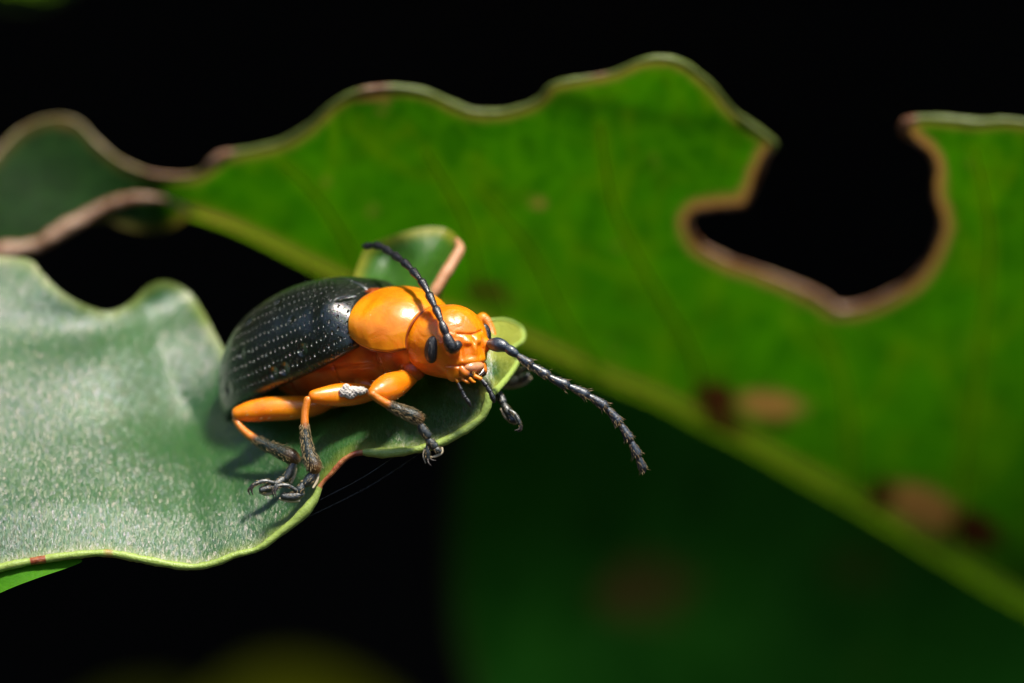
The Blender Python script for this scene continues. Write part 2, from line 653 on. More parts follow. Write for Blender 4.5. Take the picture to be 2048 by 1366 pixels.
def blade(name, outline, depth, mat, parent, grid=14, step=8, spots=(), jitter=0.3, tans=(), ribs=(), tan_lines=()):
    """A leaf blade whose outline is given by directions from the lens and whose distance is given by depth(px points)."""
    o = smooth2(outline, step)
    keep = [0]
    for i in range(1, len(o)):
        if np.linalg.norm(o[i] - o[keep[-1]]) > step * 0.5:
            keep.append(i)
    o = o[keep]
    lo, hi = o.min(0), o.max(0)
    gx, gy = np.meshgrid(np.arange(lo[0], hi[0], grid), np.arange(lo[1], hi[1], grid))
    g = np.stack([gx.ravel(), gy.ravel()], 1) + RNG.uniform(-jitter, jitter, (gx.size, 2)) * grid
    inside = np.zeros(len(g), bool)
    x, y = g[:, 0], g[:, 1]
    a = o
    b = np.roll(o, -1, 0)
    for (x0, y0), (x1, y1) in zip(a, b):
        if y0 == y1:
            continue
        c = ((y0 > y) != (y1 > y)) & (x < (x1 - x0) * (y - y0) / (y1 - y0) + x0)
        inside ^= c
    g = g[inside]
    g = g[seg_dist(g, o, True) > grid * 0.45]
    allp = np.vstack([o, g])
    ed = [(i, (i + 1) % len(o)) for i in range(len(o))]
    r = delaunay_2d_cdt([Vector(p) for p in allp], ed, [list(range(len(o)))], 1, 1e-4)
    p2 = np.array([tuple(v) for v in r[0]])
    F = [tuple(f) for f in r[2]]
    d = depth(p2)
    k = (DIST + d) / DIST * PXMM
    V = np.stack([(p2[:, 0] - 1024) * k, d, (683 - p2[:, 1]) * k], 1)
    edge = seg_dist(p2, o, True) * PXMM
    sp = np.zeros(len(p2))
    for (sx, sy, rx, ry, ang, amt) in spots:
        c, s = math.cos(math.radians(ang)), math.sin(math.radians(ang))
        dx, dy = p2[:, 0] - sx, p2[:, 1] - sy
        u, w = (dx * c + dy * s) / rx, (-dx * s + dy * c) / ry
        sp = np.maximum(sp, amt * np.exp(-(u * u + w * w) ** 1.3))
    tn = np.zeros(len(p2))
    for (sx, sy, rx, ry, ang, amt) in tans:
        c, s = math.cos(math.radians(ang)), math.sin(math.radians(ang))
        dx, dy = p2[:, 0] - sx, p2[:, 1] - sy
        u, w = (dx * c + dy * s) / rx, (-dx * s + dy * c) / ry
        tn = np.maximum(tn, amt * np.exp(-(u * u + w * w) ** 1.3))
    for (line, wd, amt) in tan_lines:
        tn = np.maximum(tn, amt * np.exp(-(seg_dist(p2, line) / wd) ** 2))
    rb = np.zeros(len(p2))
    for (line, wd, amt) in ribs:
        rb = np.maximum(rb, amt * np.exp(-(seg_dist(p2, line) / wd) ** 2))
    q = np.column_stack([p2 * PXMM, d * 0.0])
    n0 = np.cross(V[F[0][1]] - V[F[0][0]], V[F[0][2]] - V[F[0][0]])
    ob = mk(name, V, F, mat, parent, {'edge': edge, 'spot': sp, 'tan': tn, 'rib': rb, 'q': q}, flip=n0[1] > 0)
    return ob, o


def on_leaf(path, depth, off=0.0):
    p = np.asarray(path, float)
    d = depth(p) + off
    k = (DIST + d) / DIST * PXMM
    return np.stack([(p[:, 0] - 1024) * k, d, (683 - p[:, 1]) * k], 1)


def fnoise(p, scale, seed):
    """Cheap smooth 2-D noise from a few sines."""
    r = np.random.default_rng(seed)
    out = np.zeros(len(p))
    for i in range(6):
        a = r.uniform(0, 2 * math.pi)
        f = r.uniform(0.6, 1.9) / scale
        out += np.sin((p[:, 0] * math.cos(a) + p[:, 1] * math.sin(a)) * f + r.uniform(0, 6.28))
    return out / 3.0


# ------------------------------------------------------------------ materials
M = {}
M['orange'] = orange_cuticle('orange_cuticle', (0.86, 0.20, 0.001), (0.94, 0.29, 0.002))
M['orange_head'] = orange_cuticle('orange_head_cuticle', (0.86, 0.19, 0.001), (0.95, 0.28, 0.002), bumpy=0.026, wrinkle=2.8)
M['orange_shaded'] = orange_cuticle('shaded_brownish_orange_cuticle', (0.50, 0.085, 0.002), (0.70, 0.15, 0.003), 0.36, 0.6, wrinkle=1.4)  # deeper orange of the underside, with its shade mixed into the colour
M['orange_leg'] = orange_cuticle('leg_orange_cuticle', (0.82, 0.20, 0.002), (0.90, 0.28, 0.003), 0.36, 0.8, 0.008)
M['rim_red'] = simple('reddish_seam', (0.20, 0.03, 0.005), (0.34, 0.07, 0.012), 8.0, 0.35, 0.01, 0.3)
M['elytra'] = elytra_mat()
M['black'] = dark_cuticle('black_antenna', (0.006, 0.006, 0.008), (0.014, 0.013, 0.014), 0.3, 0.3)
M['skytint_black'] = dark_cuticle('sky_tinted_antenna', (0.010, 0.016, 0.028), (0.03, 0.05, 0.075), 0.34, 0.5)  # sky reflection put into the base colour as blue
M['tarsus'] = dark_cuticle('dark_green_tarsus', (0.006, 0.010, 0.008), (0.018, 0.026, 0.022), 0.34, 0.4)
M['tibia'] = tibia_mat()
M['pad'] = simple('pale_tarsal_pad', (0.42, 0.34, 0.20), (0.62, 0.54, 0.38), 18.0, 0.7, 0.03)
M['claw'] = dark_cuticle('claw', (0.005, 0.003, 0.002), (0.03, 0.010, 0.004), 0.5, 0.0)
M['hair'] = simple('tan_bristle', (0.30, 0.21, 0.09), (0.46, 0.34, 0.17), 5.0, 0.5, 0.0)
M['hair_orange'] = simple('orange_bristle', (0.75, 0.35, 0.03), (0.85, 0.45, 0.06), 5.0, 0.4, 0.0)
M['eye'] = eye_mat()
def mandible_mat():
    t = NT('black_tipped_mandible')
    s_ = t.attr('s')
    c_ = t.mix(t.ramp(s_, 0.42, 0.62), (0.62, 0.16, 0.01), (0.010, 0.006, 0.005))
    return t.done(t.principled(Base_Color=c_, Roughness=0.25, Coat_Weight=0.5, Coat_Roughness=0.15).outputs[0])


M['mandible'] = mandible_mat()
M['labrum'] = simple('pinkish_labrum', (0.62, 0.24, 0.09), (0.72, 0.34, 0.16), 5.0, 0.22, 0.02, 0.7, 0.2)
M['crumb'] = simple('white_crumb', (0.55, 0.49, 0.42), (0.78, 0.74, 0.68), 6.0, 0.8, 0.08)
M['silk'] = simple('silk', (0.5, 0.5, 0.5), (0.6, 0.6, 0.6), 5.0, 0.3, 0.0)
M['leafA'] = leaf_mat('glossy_leaf_top', (0.010, 0.075, 0.006), (0.020, 0.11, 0.010), (0.06, 0.30, 0.005), 0.18, 0.43, 1.6, 1.3,
                      (0.16, 0.22, 0.02), (0.25, 0.05, 0.01), 1.0, (1.0, 0.4, 1.0), 0.30, 0.9, 0.07, (0.36, 0.40, 0.05))
M['lobe'] = leaf_mat('light_green_lobe', (0.03, 0.13, 0.006), (0.06, 0.19, 0.010), (0.12, 0.42, 0.005), 0.35, 0.38, 1.6, 1.2,
                     (0.30, 0.30, 0.02), (0.12, 0.03, 0.01), 0.9, (1.0, 0.45, 1.0), 0.3, 0.6, 0.1)  # lighter, more translucent green for the curled lobe
M['leafB'] = leaf_mat('backlit_leaf', (0.008, 0.045, 0.003), (0.016, 0.07, 0.004), (0.036, 0.20, 0.0), 0.62, 0.55, 0.8, 0.6,
                      (0.12, 0.10, 0.012), (0.045, 0.014, 0.004), 0.3, (1, 1, 1), 0.0, 0.0, 0.3, (0.27, 0.14, 0.035))
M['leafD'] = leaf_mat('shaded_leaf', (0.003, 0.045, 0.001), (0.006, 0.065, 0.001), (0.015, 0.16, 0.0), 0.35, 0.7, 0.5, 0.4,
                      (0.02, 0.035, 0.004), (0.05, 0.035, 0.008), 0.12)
M['leafE'] = leaf_mat('olive_leaf', (0.032, 0.040, 0.0002), (0.042, 0.050, 0.0003), (0.07, 0.08, 0.0), 0.4, 0.6, 0.5, 0.4,
                      (0.035, 0.042, 0.0004), (0.02, 0.02, 0.002), 0.0)
M['rimA'] = rim_mat('pale_leaf_rim', (0.34, 0.46, 0.10), (0.42, 0.17, 0.06), (0.24, 0.05, 0.02))
M['rimB'] = rim_mat('callused_leaf_rim', (0.17, 0.22, 0.05), (0.36, 0.22, 0.14), (0.17, 0.07, 0.03))
def rib_mat():
    t = NT('leaf_rib')
    q = t.attr('q', True)
    n = t.noise(q, 3.0, 3)
    p = t.principled(Base_Color=t.mix(n, (0.14, 0.24, 0.015), (0.22, 0.32, 0.03)), Roughness=0.5, Normal=t.bump(n, 0.05, 0.6))
    tr = t.n('ShaderNodeBsdfTranslucent')
    t.put(tr.inputs[0], t.mix(n, (0.55, 0.85, 0.03), (0.65, 0.9, 0.05)))
    mx = t.n('ShaderNodeMixShader')
    mx.inputs[0].default_value = 0.75
    t.t.links.new(p.outputs[0], mx.inputs[1])
    t.t.links.new(tr.outputs[0], mx.inputs[2])
    return t.done(mx.outputs[0])


M['rib'] = rib_mat()
M['twig'] = simple('twig_bark', (0.10, 0.07, 0.04), (0.18, 0.13, 0.08), 2.0, 0.8, 0.1)


def soil(name, a, b):
    t = NT(name)
    g = t.n('ShaderNodeTexCoord').outputs['Object']
    n = t.noise(g, 9.0, 6, 0.65)
    p = t.principled(Base_Color=t.mix(t.ramp(n, 0.3, 0.7), a, b), Roughness=0.95, Specular_IOR_Level=0.1, Normal=t.bump(n, 30.0, 0.6))
    return t.done(p.outputs[0])


M['ground'] = soil('forest_floor', (0.018, 0.014, 0.009), (0.035, 0.028, 0.016))
M['shade_bank'] = soil('light_block_earth', (0.006, 0.005, 0.004), (0.013, 0.010, 0.007))  # near-black soil for the added earth masses that block light

# ------------------------------------------------------------------ ground and an added bank, overhanging to keep the background dark
GZ = -0.55
xs = np.concatenate([[-300, -60, -12], np.linspace(-4, 4, 41), [12, 60, 300]])
ys = np.concatenate([[-300, -60, -12], np.linspace(-4, 4, 41), [12, 60, 300]])
gx, gy = np.meshgrid(xs, ys, indexing='ij')
gz = GZ + 0.02 * np.sin(gx * 3.1 + 1) * np.cos(gy * 2.3) + 0.012 * np.sin(gx * 7.7 + gy * 5.1)
V = np.stack([gx, gy, gz], -1).reshape(-1, 3)
m = len(ys)
F = [(i * m + j, (i + 1) * m + j, (i + 1) * m + j + 1, i * m + j + 1) for i in range(len(xs) - 1) for j in range(m - 1)]
g = mk('ground', V, F, M['ground'], world=True)
g['kind'] = 'structure'

prof = catmull(np.array([(1.0, -0.75, 0), (0.95, -0.5, 0), (1.0, -0.1, 0), (1.05, 0.2, 0), (0.85, 0.42, 0), (0.5, 0.47, 0), (0.2, 0.45, 0),
                         (0.135, 0.5, 0), (0.19, 0.58, 0), (0.6, 0.75, 0), (1.6, 0.95, 0), (2.6, 0.7, 0), (3.4, 0.1, 0), (3.9, -0.7, 0)]), 90)[:, :2]
bx = np.linspace(-3.2, 3.2, 121)
V, F = [], []
for i, x in enumerate(bx):
    e = max(0.0, abs(x) / 3.2) ** 6
    for j, (y, z) in enumerate(prof):
        nz = 0.05 * math.sin(x * 4.3 + j * 0.31) + 0.03 * math.sin(x * 9.7 - j * 0.5) + 0.02 * math.sin(x * 23 + j * 1.1)
        lip = 1.0 if j < 22 or j > 52 else 0.25
        V.append((x, y + nz * lip * 0.8 + e * 0.5, -0.75 + (z + 0.75) * (1 - 0.7 * e) + nz * lip * 0.5))
m = len(prof)
for i in range(len(bx) - 1):
    for j in range(m - 1):
        F.append((i * m + j, i * m + j + 1, (i + 1) * m + j + 1, (i + 1) * m + j))
F.append(tuple(range(m)))
F.append(tuple((len(bx) - 1) * m + j for j in range(m))[::-1])
b = mk('shade_bank', V, F, M['shade_bank'], world=True)
b['kind'] = 'structure'

# added unseen horseshoe of earth round the camera side, blocks the low sky
V, F = [], []
na, nr = 121, 26
for i in range(na):
    th = math.radians(-205 + 230 * i / (na - 1))          # from -x round -y to +x
    ca, sa = math.cos(th), math.sin(th)
    hgt = 1.75 - 0.85 * max(0.0, ca) ** 2
    for j in range(nr):
        t_ = j / (nr - 1)
        r_ = 0.9 + 2.6 * t_
        z_ = GZ - 0.06 + hgt * (3 * t_ ** 2 - 2 * t_ ** 3) ** 0.8
        n_ = 0.06 * math.sin(th * 9 + j * 0.7) + 0.04 * math.sin(th * 23 - j * 1.3)
        V.append(((r_ + n_) * ca, (r_ + n_) * sa - 0.1, z_ + n_ * 0.6 * t_))
for i in range(na - 1):
    for j in range(nr - 1):
        F.append((i * nr + j, i * nr + j + 1, (i + 1) * nr + j + 1, (i + 1) * nr + j))
sl = mk('sky_block_slope', V, F, M['shade_bank'], world=True)
sl['kind'] = 'structure'

# ------------------------------------------------------------------ the leaf the beetle stands on
EDGE_A = [(-900, 1200), (-450, 1225), (-150, 1180), (0, 1136), (75, 1121), (150, 1110), (220, 1107), (300, 1122), (380, 1134), (430, 1126), (470, 1110),
          (515, 1098), (555, 1070), (598, 1035), (628, 1000), (642, 970), (665, 945), (690, 918), (722, 905), (770, 906), (830, 900), (880, 886),
          (930, 860), (962, 836), (974, 812), (978, 790)]
EA = smooth2(EDGE_A, 10, closed=False)


def depthA(p):
    h = seg_dist(p, EA)
    m = 1 + 0.8 * np.exp(-((p[:, 0] - 680) / 110.0) ** 2)
    hh = np.arange(0, 1600, 10.0)
    prof_ = np.interp(hh, [0, 100, 200, 270, 300, 400, 550, 900, 1500], [0.1, 1.45, 3.6, 5.8, 6.6, 7.9, 9.4, 12.5, 17])
    ker_ = np.ones(7) / 7
    prof_[3:-3] = np.convolve(prof_, ker_, 'valid')
    gentle = np.interp(hh, [0, 100, 270, 430, 600, 900, 1500], [0.1, 0.9, 3.1, 5.1, 7.2, 10.5, 16])
    gl = 1 / (1 + np.exp((p[:, 0] - 270) / 55.0))
    d = np.interp(h * m, hh, prof_) * (1 - gl) + np.interp(h, hh, gentle) * gl + 0.18 * (1 - gl) * PXMM * (p[:, 0] - 433) * np.clip((h - 120) / 200, 0, 1)
    # shallow trough across the blade, shaped to stand for a shadow band
    tr_ = p[:, 1] - (628 - 0.2 * (p[:, 0] - 150) + 25 * np.sin(p[:, 0] / 130.0))
    d = d + 0.75 * np.exp(-(tr_ / 60.0) ** 2) * np.clip((p[:, 0] + 100) / 300, 0, 1)
    d = d + 0.10 * fnoise(p, 70, 3) * np.clip(h / 80, 0, 1) + 0.5 * fnoise(p, 170, 5) * np.clip(h / 250, 0, 1)
    d = d + np.clip((p[:, 0] - 985) / 60, 0, 1) * 1.6
    return d


outA = EDGE_A + [(1000, 772), (1022, 745), (1034, 722), (1022, 700), (1046, 680), (1042, 656), (1012, 640), (980, 640), (900, 625), (800, 640),
                 (680, 690), (560, 720), (480, 735), (446, 694), (412, 632), (378, 584), (335, 562), (298, 570), (258, 606), (215, 622), (165, 607), (120, 580),
                 (84, 545), (60, 520), (0, 512), (-120, 500), (-420, 620), (-800, 800), (-1020, 980), (-1040, 1090)]
leafA = thing('leaf', 'glossy green leaf with pale nibbled rim that carries the beetle', 'leaf', P(-1040, 1090, 12))
bl, oA = blade('blade', outA, depthA, M['leafA'], leafA, grid=11, step=7,
               spots=[(1012, 648, 20, 8, 0, 0.5), (215, 1103, 12, 5, 0, .6)],
               tans=[(1015, 672, 60, 75, 0, 1.0), (985, 780, 30, 30, 0, 0.8)])
# pale swollen rim along the cut front edge, brown scars where the photo has them
re = smooth2(EDGE_A[1:], 6, closed=False)
rc = on_leaf(re, depthA, 0.0)
scar = np.zeros(len(re))
for (a, b, v) in ((640, 725, 1.0), (62, 92, 1.0), (205, 228, 0.45)):
    scar = np.maximum(scar, v * np.clip(np.minimum(re[:, 0] - a, b - re[:, 0]) / 6.0 + 0.5, 0, 1))
rr = 0.115 + 0.025 * fnoise(re, 40, 9) + 0.015 * fnoise(re, 12, 10)
rr = np.where((re[:, 0] > 640) & (re[:, 0] < 730), rr * 0.8, rr)
rr = np.where(re[:, 0] > 760, rr * 1.15, rr)
V, F, s = tube_geo(rc, rr, 10, lump=0.05)
sc = np.concatenate([[scar[0]] * 3, scar, [scar[-1]] * 3])
mk('edge_rim', V, F, M['rimA'], leafA, {'s': np.repeat(sc, 10)})
# underside of the blade that turns under at the lower left
fold = [(-420, 1230), (-150, 1184), (0, 1140), (75, 1126), (146, 1116), (165, 1122), (140, 1134), (70, 1158), (0, 1186), (-160, 1262), (-420, 1360)]


def depthF(p):
    h = seg_dist(p, EA)
    return 0.35 - 0.010 * h + 0.06 * fnoise(p, 40, 8)


M['fold'] = leaf_mat('leaf_underside', (0.03, 0.15, 0.004), (0.05, 0.21, 0.006), (0.06, 0.3, 0.0), 0.2, 0.6, 1.6, 0.8, (0.06, 0.22, 0.006), (0.2, 0.1, 0.02), 0.15)
blade('folded_underside', fold, depthF, M['fold'], leafA, grid=9, step=7)
# curled lobe of the same leaf standing up behind the beetle
lobe = [(700, 640), (704, 575), (720, 520), (738, 492), (785, 472), (845, 456), (892, 458), (920, 480), (929, 503), (912, 535), (890, 575), (868, 625), (780, 660)]


def depthL(p):
    base = 5.2 + (p[:, 1] - 560) * -0.014
    curl = 1.6 * np.exp(-((p[:, 0] - 770) / 55.0) ** 2 - ((p[:, 1] - 530) / 60.0) ** 2)
    ridge = -1.1 * np.exp(-((p[:, 0] - (922 - (p[:, 1] - 495) * 0.7)) / 26.0) ** 2)
    return base + curl + ridge + 0.15 * fnoise(p, 30, 4)


blade('curled_lobe', lobe, depthL, M['lobe'], leafA, grid=9, step=7)
tube('torn_rim', [(913, 480, 5.2, 0.08), (920, 497, 4.9, 0.15), (905, 525, 4.6, 0.18), (886, 555, 4.3, 0.18), (866, 588, 4.1, 0.16), (850, 615, 4.2, 0.15)],
     24, simple('pinkish_torn_edge', (0.40, 0.19, 0.08), (0.55, 0.29, 0.15), 3.0, 0.5, 0.04, 0, 0.2), leafA, 12, lump=0.03)
tip = smooth2([(978, 794), (1000, 772), (1022, 745), (1034, 722), (1022, 700), (1046, 680), (1042, 656), (1012, 640), (980, 640)], 5, closed=False)
V, F, s = tube_geo(on_leaf(tip, depthA), np.linspace(0.11, 0.05, len(tip)), 10, lump=0.06)
mk('tip_rim', V, F, M['rimA'], leafA, {'s': np.full(len(V), 0.15)})
tube('midrib', [(-1030, 1060, 12.5, 0.5), (-700, 960, 11.6, 0.42), (-350, 880, 10.6, 0.32), (-60, 830, 9.6, 0.2), (150, 790, 8.6, 0.12)], 40, M['rib'], leafA, 10)

# ------------------------------------------------------------------ big backlit leaf behind, with the bite out of it


def depthB(p):
    k = 1 / (1 + np.exp(-(p[:, 0] - 330) / 35.0))
    d = k * (10.0 + 0.0225 * (p[:, 1] - 250)) + (1 - k) * (13.5 - 0.006 * (p[:, 1] - 380))
    d = d + 0.5 * fnoise(p, 260, 21) + 0.12 * fnoise(p, 70, 22)
    lip = np.exp(-np.clip(p[:, 1] - (200 + 40 * np.sin(p[:, 0] / 190.0)), 0, 999) / 40.0)
    soft_ = 90.0 * np.log1p(np.exp(np.clip((p[:, 1] + 0.25 * (p[:, 0] - 1800) - 960) / 90.0, -30, 30)))
    d = d - 0.015 * soft_ / (1 + np.exp(-(p[:, 0] - 1600) / 110.0))
    return d + lip * 0.5 * k


topB = [(-620, 330), (-380, 250), (-160, 300), (-30, 322), (0, 300), (40, 262), (85, 240), (125, 235), (160, 248), (195, 285), (235, 318), (275, 338), (320, 350),
        (375, 352), (405, 345), (428, 325), (460, 308), (520, 296), (570, 282), (620, 252), (660, 214), (700, 188), (745, 177), (800, 175), (855, 185), (900, 205),
        (945, 222), (1000, 224), (1050, 212), (1082, 196), (1095, 178), (1115, 166), (1170, 156), (1230, 144), (1275, 124), (1320, 116), (1362, 124),
        (1400, 150), (1430, 178), (1462, 218), (1500, 248), (1535, 274), (1548, 290)]
hole = [(1532, 312), (1516, 350), (1502, 385), (1488, 408), (1455, 412), (1415, 416), (1385, 424), (1376, 448), (1388, 476), (1415, 500), (1470, 525), (1530, 545),
        (1590, 570), (1640, 594), (1668, 614), (1695, 618), (1740, 608), (1790, 585), (1832, 555), (1862, 515), (1880, 470), (1884, 440), (1872, 400), (1868, 365), (1872, 340),
        (1862, 310), (1842, 290), (1818, 272), (1806, 256), (1816, 244)]
restB = [(1845, 236), (1900, 238), (1960, 244), (2010, 240), (2060, 246), (2200, 270), (2400, 360), (2600, 520), (2780, 780), (2860, 1080), (2880, 1330), (2860, 1500)]
MID_B = [(380, 428), (470, 458), (560, 500), (640, 540), (720, 575), (850, 615), (1000, 662), (1100, 705), (1200, 752), (1320, 800), (1420, 852), (1500, 890),
         (1600, 945), (1700, 998), (1800, 1055), (1900, 1115), (2048, 1198), (2300, 1320), (2600, 1440), (2860, 1530)]
lowB = MID_B[::-1][1:] + [(382, 430), (362, 445), (330, 462), (285, 464), (245, 455), (215, 442), (185, 446), (140, 462), (95, 488), (60, 502), (0, 512),
                          (-160, 545), (-400, 520), (-620, 450)]
outB = topB + hole + restB + lowB
spotsB = [(1425, 800, 55, 42, 30, 1.1), (1450, 850, 60, 26, 10, 1.0), (1560, 850, 70, 16, 5, 0.7), (1760, 990, 34, 40, 22, 0.9), (1950, 1060, 60, 40, 22, 1.2), (1840, 1075, 90, 18, 22, 0.9),
          (985, 588, 80, 46, 20, 0.62), (1460, 690, 14, 50, 10, 0.45), (350, 400, 90, 24, 8, 0.4)]
tansB = [(1540, 810, 80, 34, 5, 0.9), (1850, 1015, 90, 42, 22, 1.2), (1075, 405, 30, 18, 0, 0.6), (745, 425, 26, 22, 0, 0.4), (650, 365, 24, 18, 0, 0.4), (1310, 320, 20, 26, 0, 0.4),
         (1230, 490, 26, 20, 0, 0.3), (750, 195, 60, 18, 0, 0.6), (1225, 700, 40, 34, 0, 0.3), (130, 245, 50, 26, 0, 0.5), (1940, 330, 40, 20, 20, 0.3), (1580, 640, 20, 30, 0, 0.3),
         (1930, 680, 30, 40, 0, 0.3), (760, 220, 30, 24, 0, .4), (440, 440, 80, 16, 22, 0.5)]
VE = [[(720, 575), (700, 500), (640, 400), (560, 320)], [(1000, 662), (960, 560), (930, 440), (850, 300)], [(1200, 752), (1130, 640), (1060, 500), (960, 380)],
      [(1420, 852), (1380, 700), (1300, 560), (1230, 420), (1200, 250)], [(1700, 998), (1700, 860), (1680, 740), (1640, 650)],
      [(1900, 1115), (1930, 920), (1960, 700), (1980, 480), (1950, 300)], [(2200, 1260), (2260, 1000), (2300, 700), (2280, 420)]]
BR = []
for v in VE:
    a_ = smooth2(v, 60, closed=False)
    for i_ in range(2, len(a_) - 1, 2):
        t_ = a_[i_] - a_[i_ - 1]
        n_ = np.array([-t_[1], t_[0]]) * (1 if (i_ // 2) % 2 else -1)
        BR.append(np.array([a_[i_], a_[i_] + 0.55 * n_ + 0.5 * t_, a_[i_] + 1.0 * n_ + 1.2 * t_, a_[i_] + 1.3 * n_ + 2.2 * t_]))
ribsB = [(MID_B, 24, 0.7)] + [(smooth2(v, 20, closed=False), 12, 0.5) for v in VE] + [(v, 7, 0.35) for v in BR]
leafB = thing('leaf', 'big backlit translucent leaf with a bite eaten from its top edge', 'leaf', P(2880, 1500, 37))
blade('blade', outB, depthB, M['leafB'], leafB, grid=14, step=9, spots=spotsB, tans=tansB, ribs=ribsB, tan_lines=[(smooth2(hole, 10, closed=False), 26, 0.9)])
full = smooth2(topB + hole + restB, 8, closed=False)
rc = on_leaf(full, depthB, 0.0)
hp = smooth2(hole, 8, closed=False)
scar = np.clip(1.1 - seg_dist(full, hp) / 30.0, 0, 1)
scar = np.maximum(scar, np.where(full[:, 0] < 400, 0.45, 0))
scar = np.maximum(scar, 0.9 * np.exp(-((full[:, 0] - 440) / 35.0) ** 2))
scar = np.maximum(scar, 0.8 * np.exp(-((full[:, 0] - 330) / 55.0) ** 2))
scar = np.maximum(scar, 0.55 * np.exp(-((full[:, 0] - 750) / 50.0) ** 2))
scar = np.maximum(scar, 0.5 * np.exp(-((full[:, 0] - 1200) / 40.0) ** 2))
rr = np.interp(full[:, 0], [0, 380, 440, 600], [0.06, 0.07, 0.09, 0.09]) * (1 + 0.3 * fnoise(full, 45, 31) + 0.12 * fnoise(full, 13, 32)) + 0.12 * np.exp(-((full[:, 0] - 440) / 22.0) ** 2) + 0.12 * np.exp(-((full - np.array([1812, 255])) ** 2).sum(1) / 400.0)
V, F, s = tube_geo(rc, rr, 10, lump=0.04)
mk('edge_rim', V, F, M['rimB'], leafB, {'s': np.repeat(np.concatenate([[scar[0]] * 3, scar, [scar[-1]] * 3]), 10)})
# scarred lower edge of the strip at the left
low = smooth2([(-420, 525), (-160, 545), (0, 505), (70, 490), (120, 462), (175, 430), (230, 405), (290, 395), (340, 402), (385, 425)], 8, closed=False)
V, F, s = tube_geo(on_leaf(low, depthB, -0.25), np.interp(low[:, 0], [-420, 0, 100, 250, 385], [0.25, 0.30, 0.24, 0.17, 0.08]) * (1 + 0.2 * fnoise(low, 30, 41)), 12, lump=0.10)
mk('scarred_edge', V, F, M['rimB'], leafB, {'s': np.full(len(V), 1.0)})
mid = smooth2(MID_B, 14, closed=False)
V, F, s = tube_geo(on_leaf(mid, depthB, 0.1), np.interp(mid[:, 0], [380, 800, 1500, 2200, 2860], [0.10, 0.15, 0.22, 0.4, 0.6]), 12)
mk('midrib', V, F, M['rib'], leafB, {'s': np.clip(0.2 + 0.5 * np.exp(-((V[:, 0] + 9.2) / 1.4) ** 2), 0, 1)})
for ve in VE:
    a = smooth2(ve, 12, closed=False)
    V, F, s = tube_geo(on_leaf(a, depthB, 0.0), np.linspace(0.10, 0.035, len(a)), 8)
    mk('side_vein', V, F, M['rib'], leafB, {'s': np.zeros(len(V))})

# ------------------------------------------------------------------ leaves further back


def soft_leaf(name, label, outline, d0, sy, sx, mat, spots=(), group=None, cx=1024, cy=683, mid=None):
    root = thing(name, label, 'leaf', P(outline[0][0], outline[0][1], d0), group)

    def dep(p):
        return d0 + sy * (p[:, 1] - cy) + sx * (p[:, 0] - cx) + 1.2 * fnoise(p, 260, int(d0))
    blade('blade', outline, dep, mat, root, grid=34, step=20, spots=spots)
    if mid:
        a = smooth2(mid, 20, closed=False)
        V, F, s = tube_geo(on_leaf(a, dep, -0.3), np.linspace(0.7, 0.2, len(a)), 8)
        mk('midrib', V, F, M['rib'], root, {'s': np.zeros(len(V))})
    return root


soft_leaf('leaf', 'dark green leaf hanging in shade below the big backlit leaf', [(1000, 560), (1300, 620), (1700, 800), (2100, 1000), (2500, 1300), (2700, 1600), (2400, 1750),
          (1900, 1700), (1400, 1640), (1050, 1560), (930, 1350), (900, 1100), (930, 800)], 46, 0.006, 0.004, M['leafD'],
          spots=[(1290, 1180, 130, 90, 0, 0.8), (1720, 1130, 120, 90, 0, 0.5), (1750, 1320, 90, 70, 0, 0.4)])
soft_leaf('leaf', 'blurred olive leaf low in the dark background', [(250, 1700), (400, 1460), (540, 1365), (690, 1390), (820, 1500), (830, 1680), (660, 1840), (420, 1860)], 190, -0.06, 0.0,
          M['leafE'], cy=1400)
soft_leaf('leaf', 'faint dim olive leaf beside the olive one, sinking into darkness', [(40, 1620), (150, 1470), (280, 1410), (380, 1440), (380, 1560), (290, 1700), (130, 1740)], 170, -0.01, 0.0,
          M['leafE'], cy=1400)
soft_leaf('leaf', 'faint dark green leaf tip high above the eaten strip', [(-300, -140), (-150, -80), (0, -30), (90, -30), (130, -80), (60, -170), (-120, -240)], 90, -0.01, 0.0, M['leafD'],
          cy=-60, mid=[(-300, -120), (-60, -90), (100, -60)])

# ------------------------------------------------------------------ spider silk
for k, (a, b, dd) in enumerate((((628, 1010), (835, 880), 0.6), ((628, 1032), (850, 900), 1.2))):
    r = thing('silk_thread', ('upper' if k == 0 else 'lower') + ' faint spider thread strung below the notched leaf edge', 'silk thread', P(*a, dd), 'spider threads')
    tube('strand', [(a[0] - 12, a[1] + 2, dd, 0.0018), ((a[0] + b[0]) / 2, (a[1] + b[1]) / 2 + 6, dd, 0.0018), (b[0], b[1], dd, 0.0018)], 14, M['silk'], r, 6)

# ------------------------------------------------------------------ the beetle
psi, pit, rho = math.radians(39), math.radians(13), math.radians(12)
fw = np.array([math.cos(psi) * math.cos(pit), -math.sin(psi) * math.cos(pit), math.sin(pit)])
u0 = np.array([0, 0, 1.0]) - fw[2] * fw
u0 /= np.linalg.norm(u0)
r0 = np.cross(fw, u0)
up = u0 * math.cos(rho) + r0 * math.sin(rho)
rt = r0 * math.cos(rho) - u0 * math.sin(rho)      # the beetle's right, the side turned to the lens
ORI = P(742, 580, 1.7)


def B(p):
    p = np.atleast_2d(np.asarray(p, float))
    return ORI + p[:, :1] * fw + p[:, 1:2] * rt + (p[:, 2:3] - 1.35) * up


beetle = thing('leaf_beetle', 'orange beetle with glossy black wing cases walking on the leaf rim', 'beetle', P(640, 985, 0.5))

# wing cases
LEN = 6.6


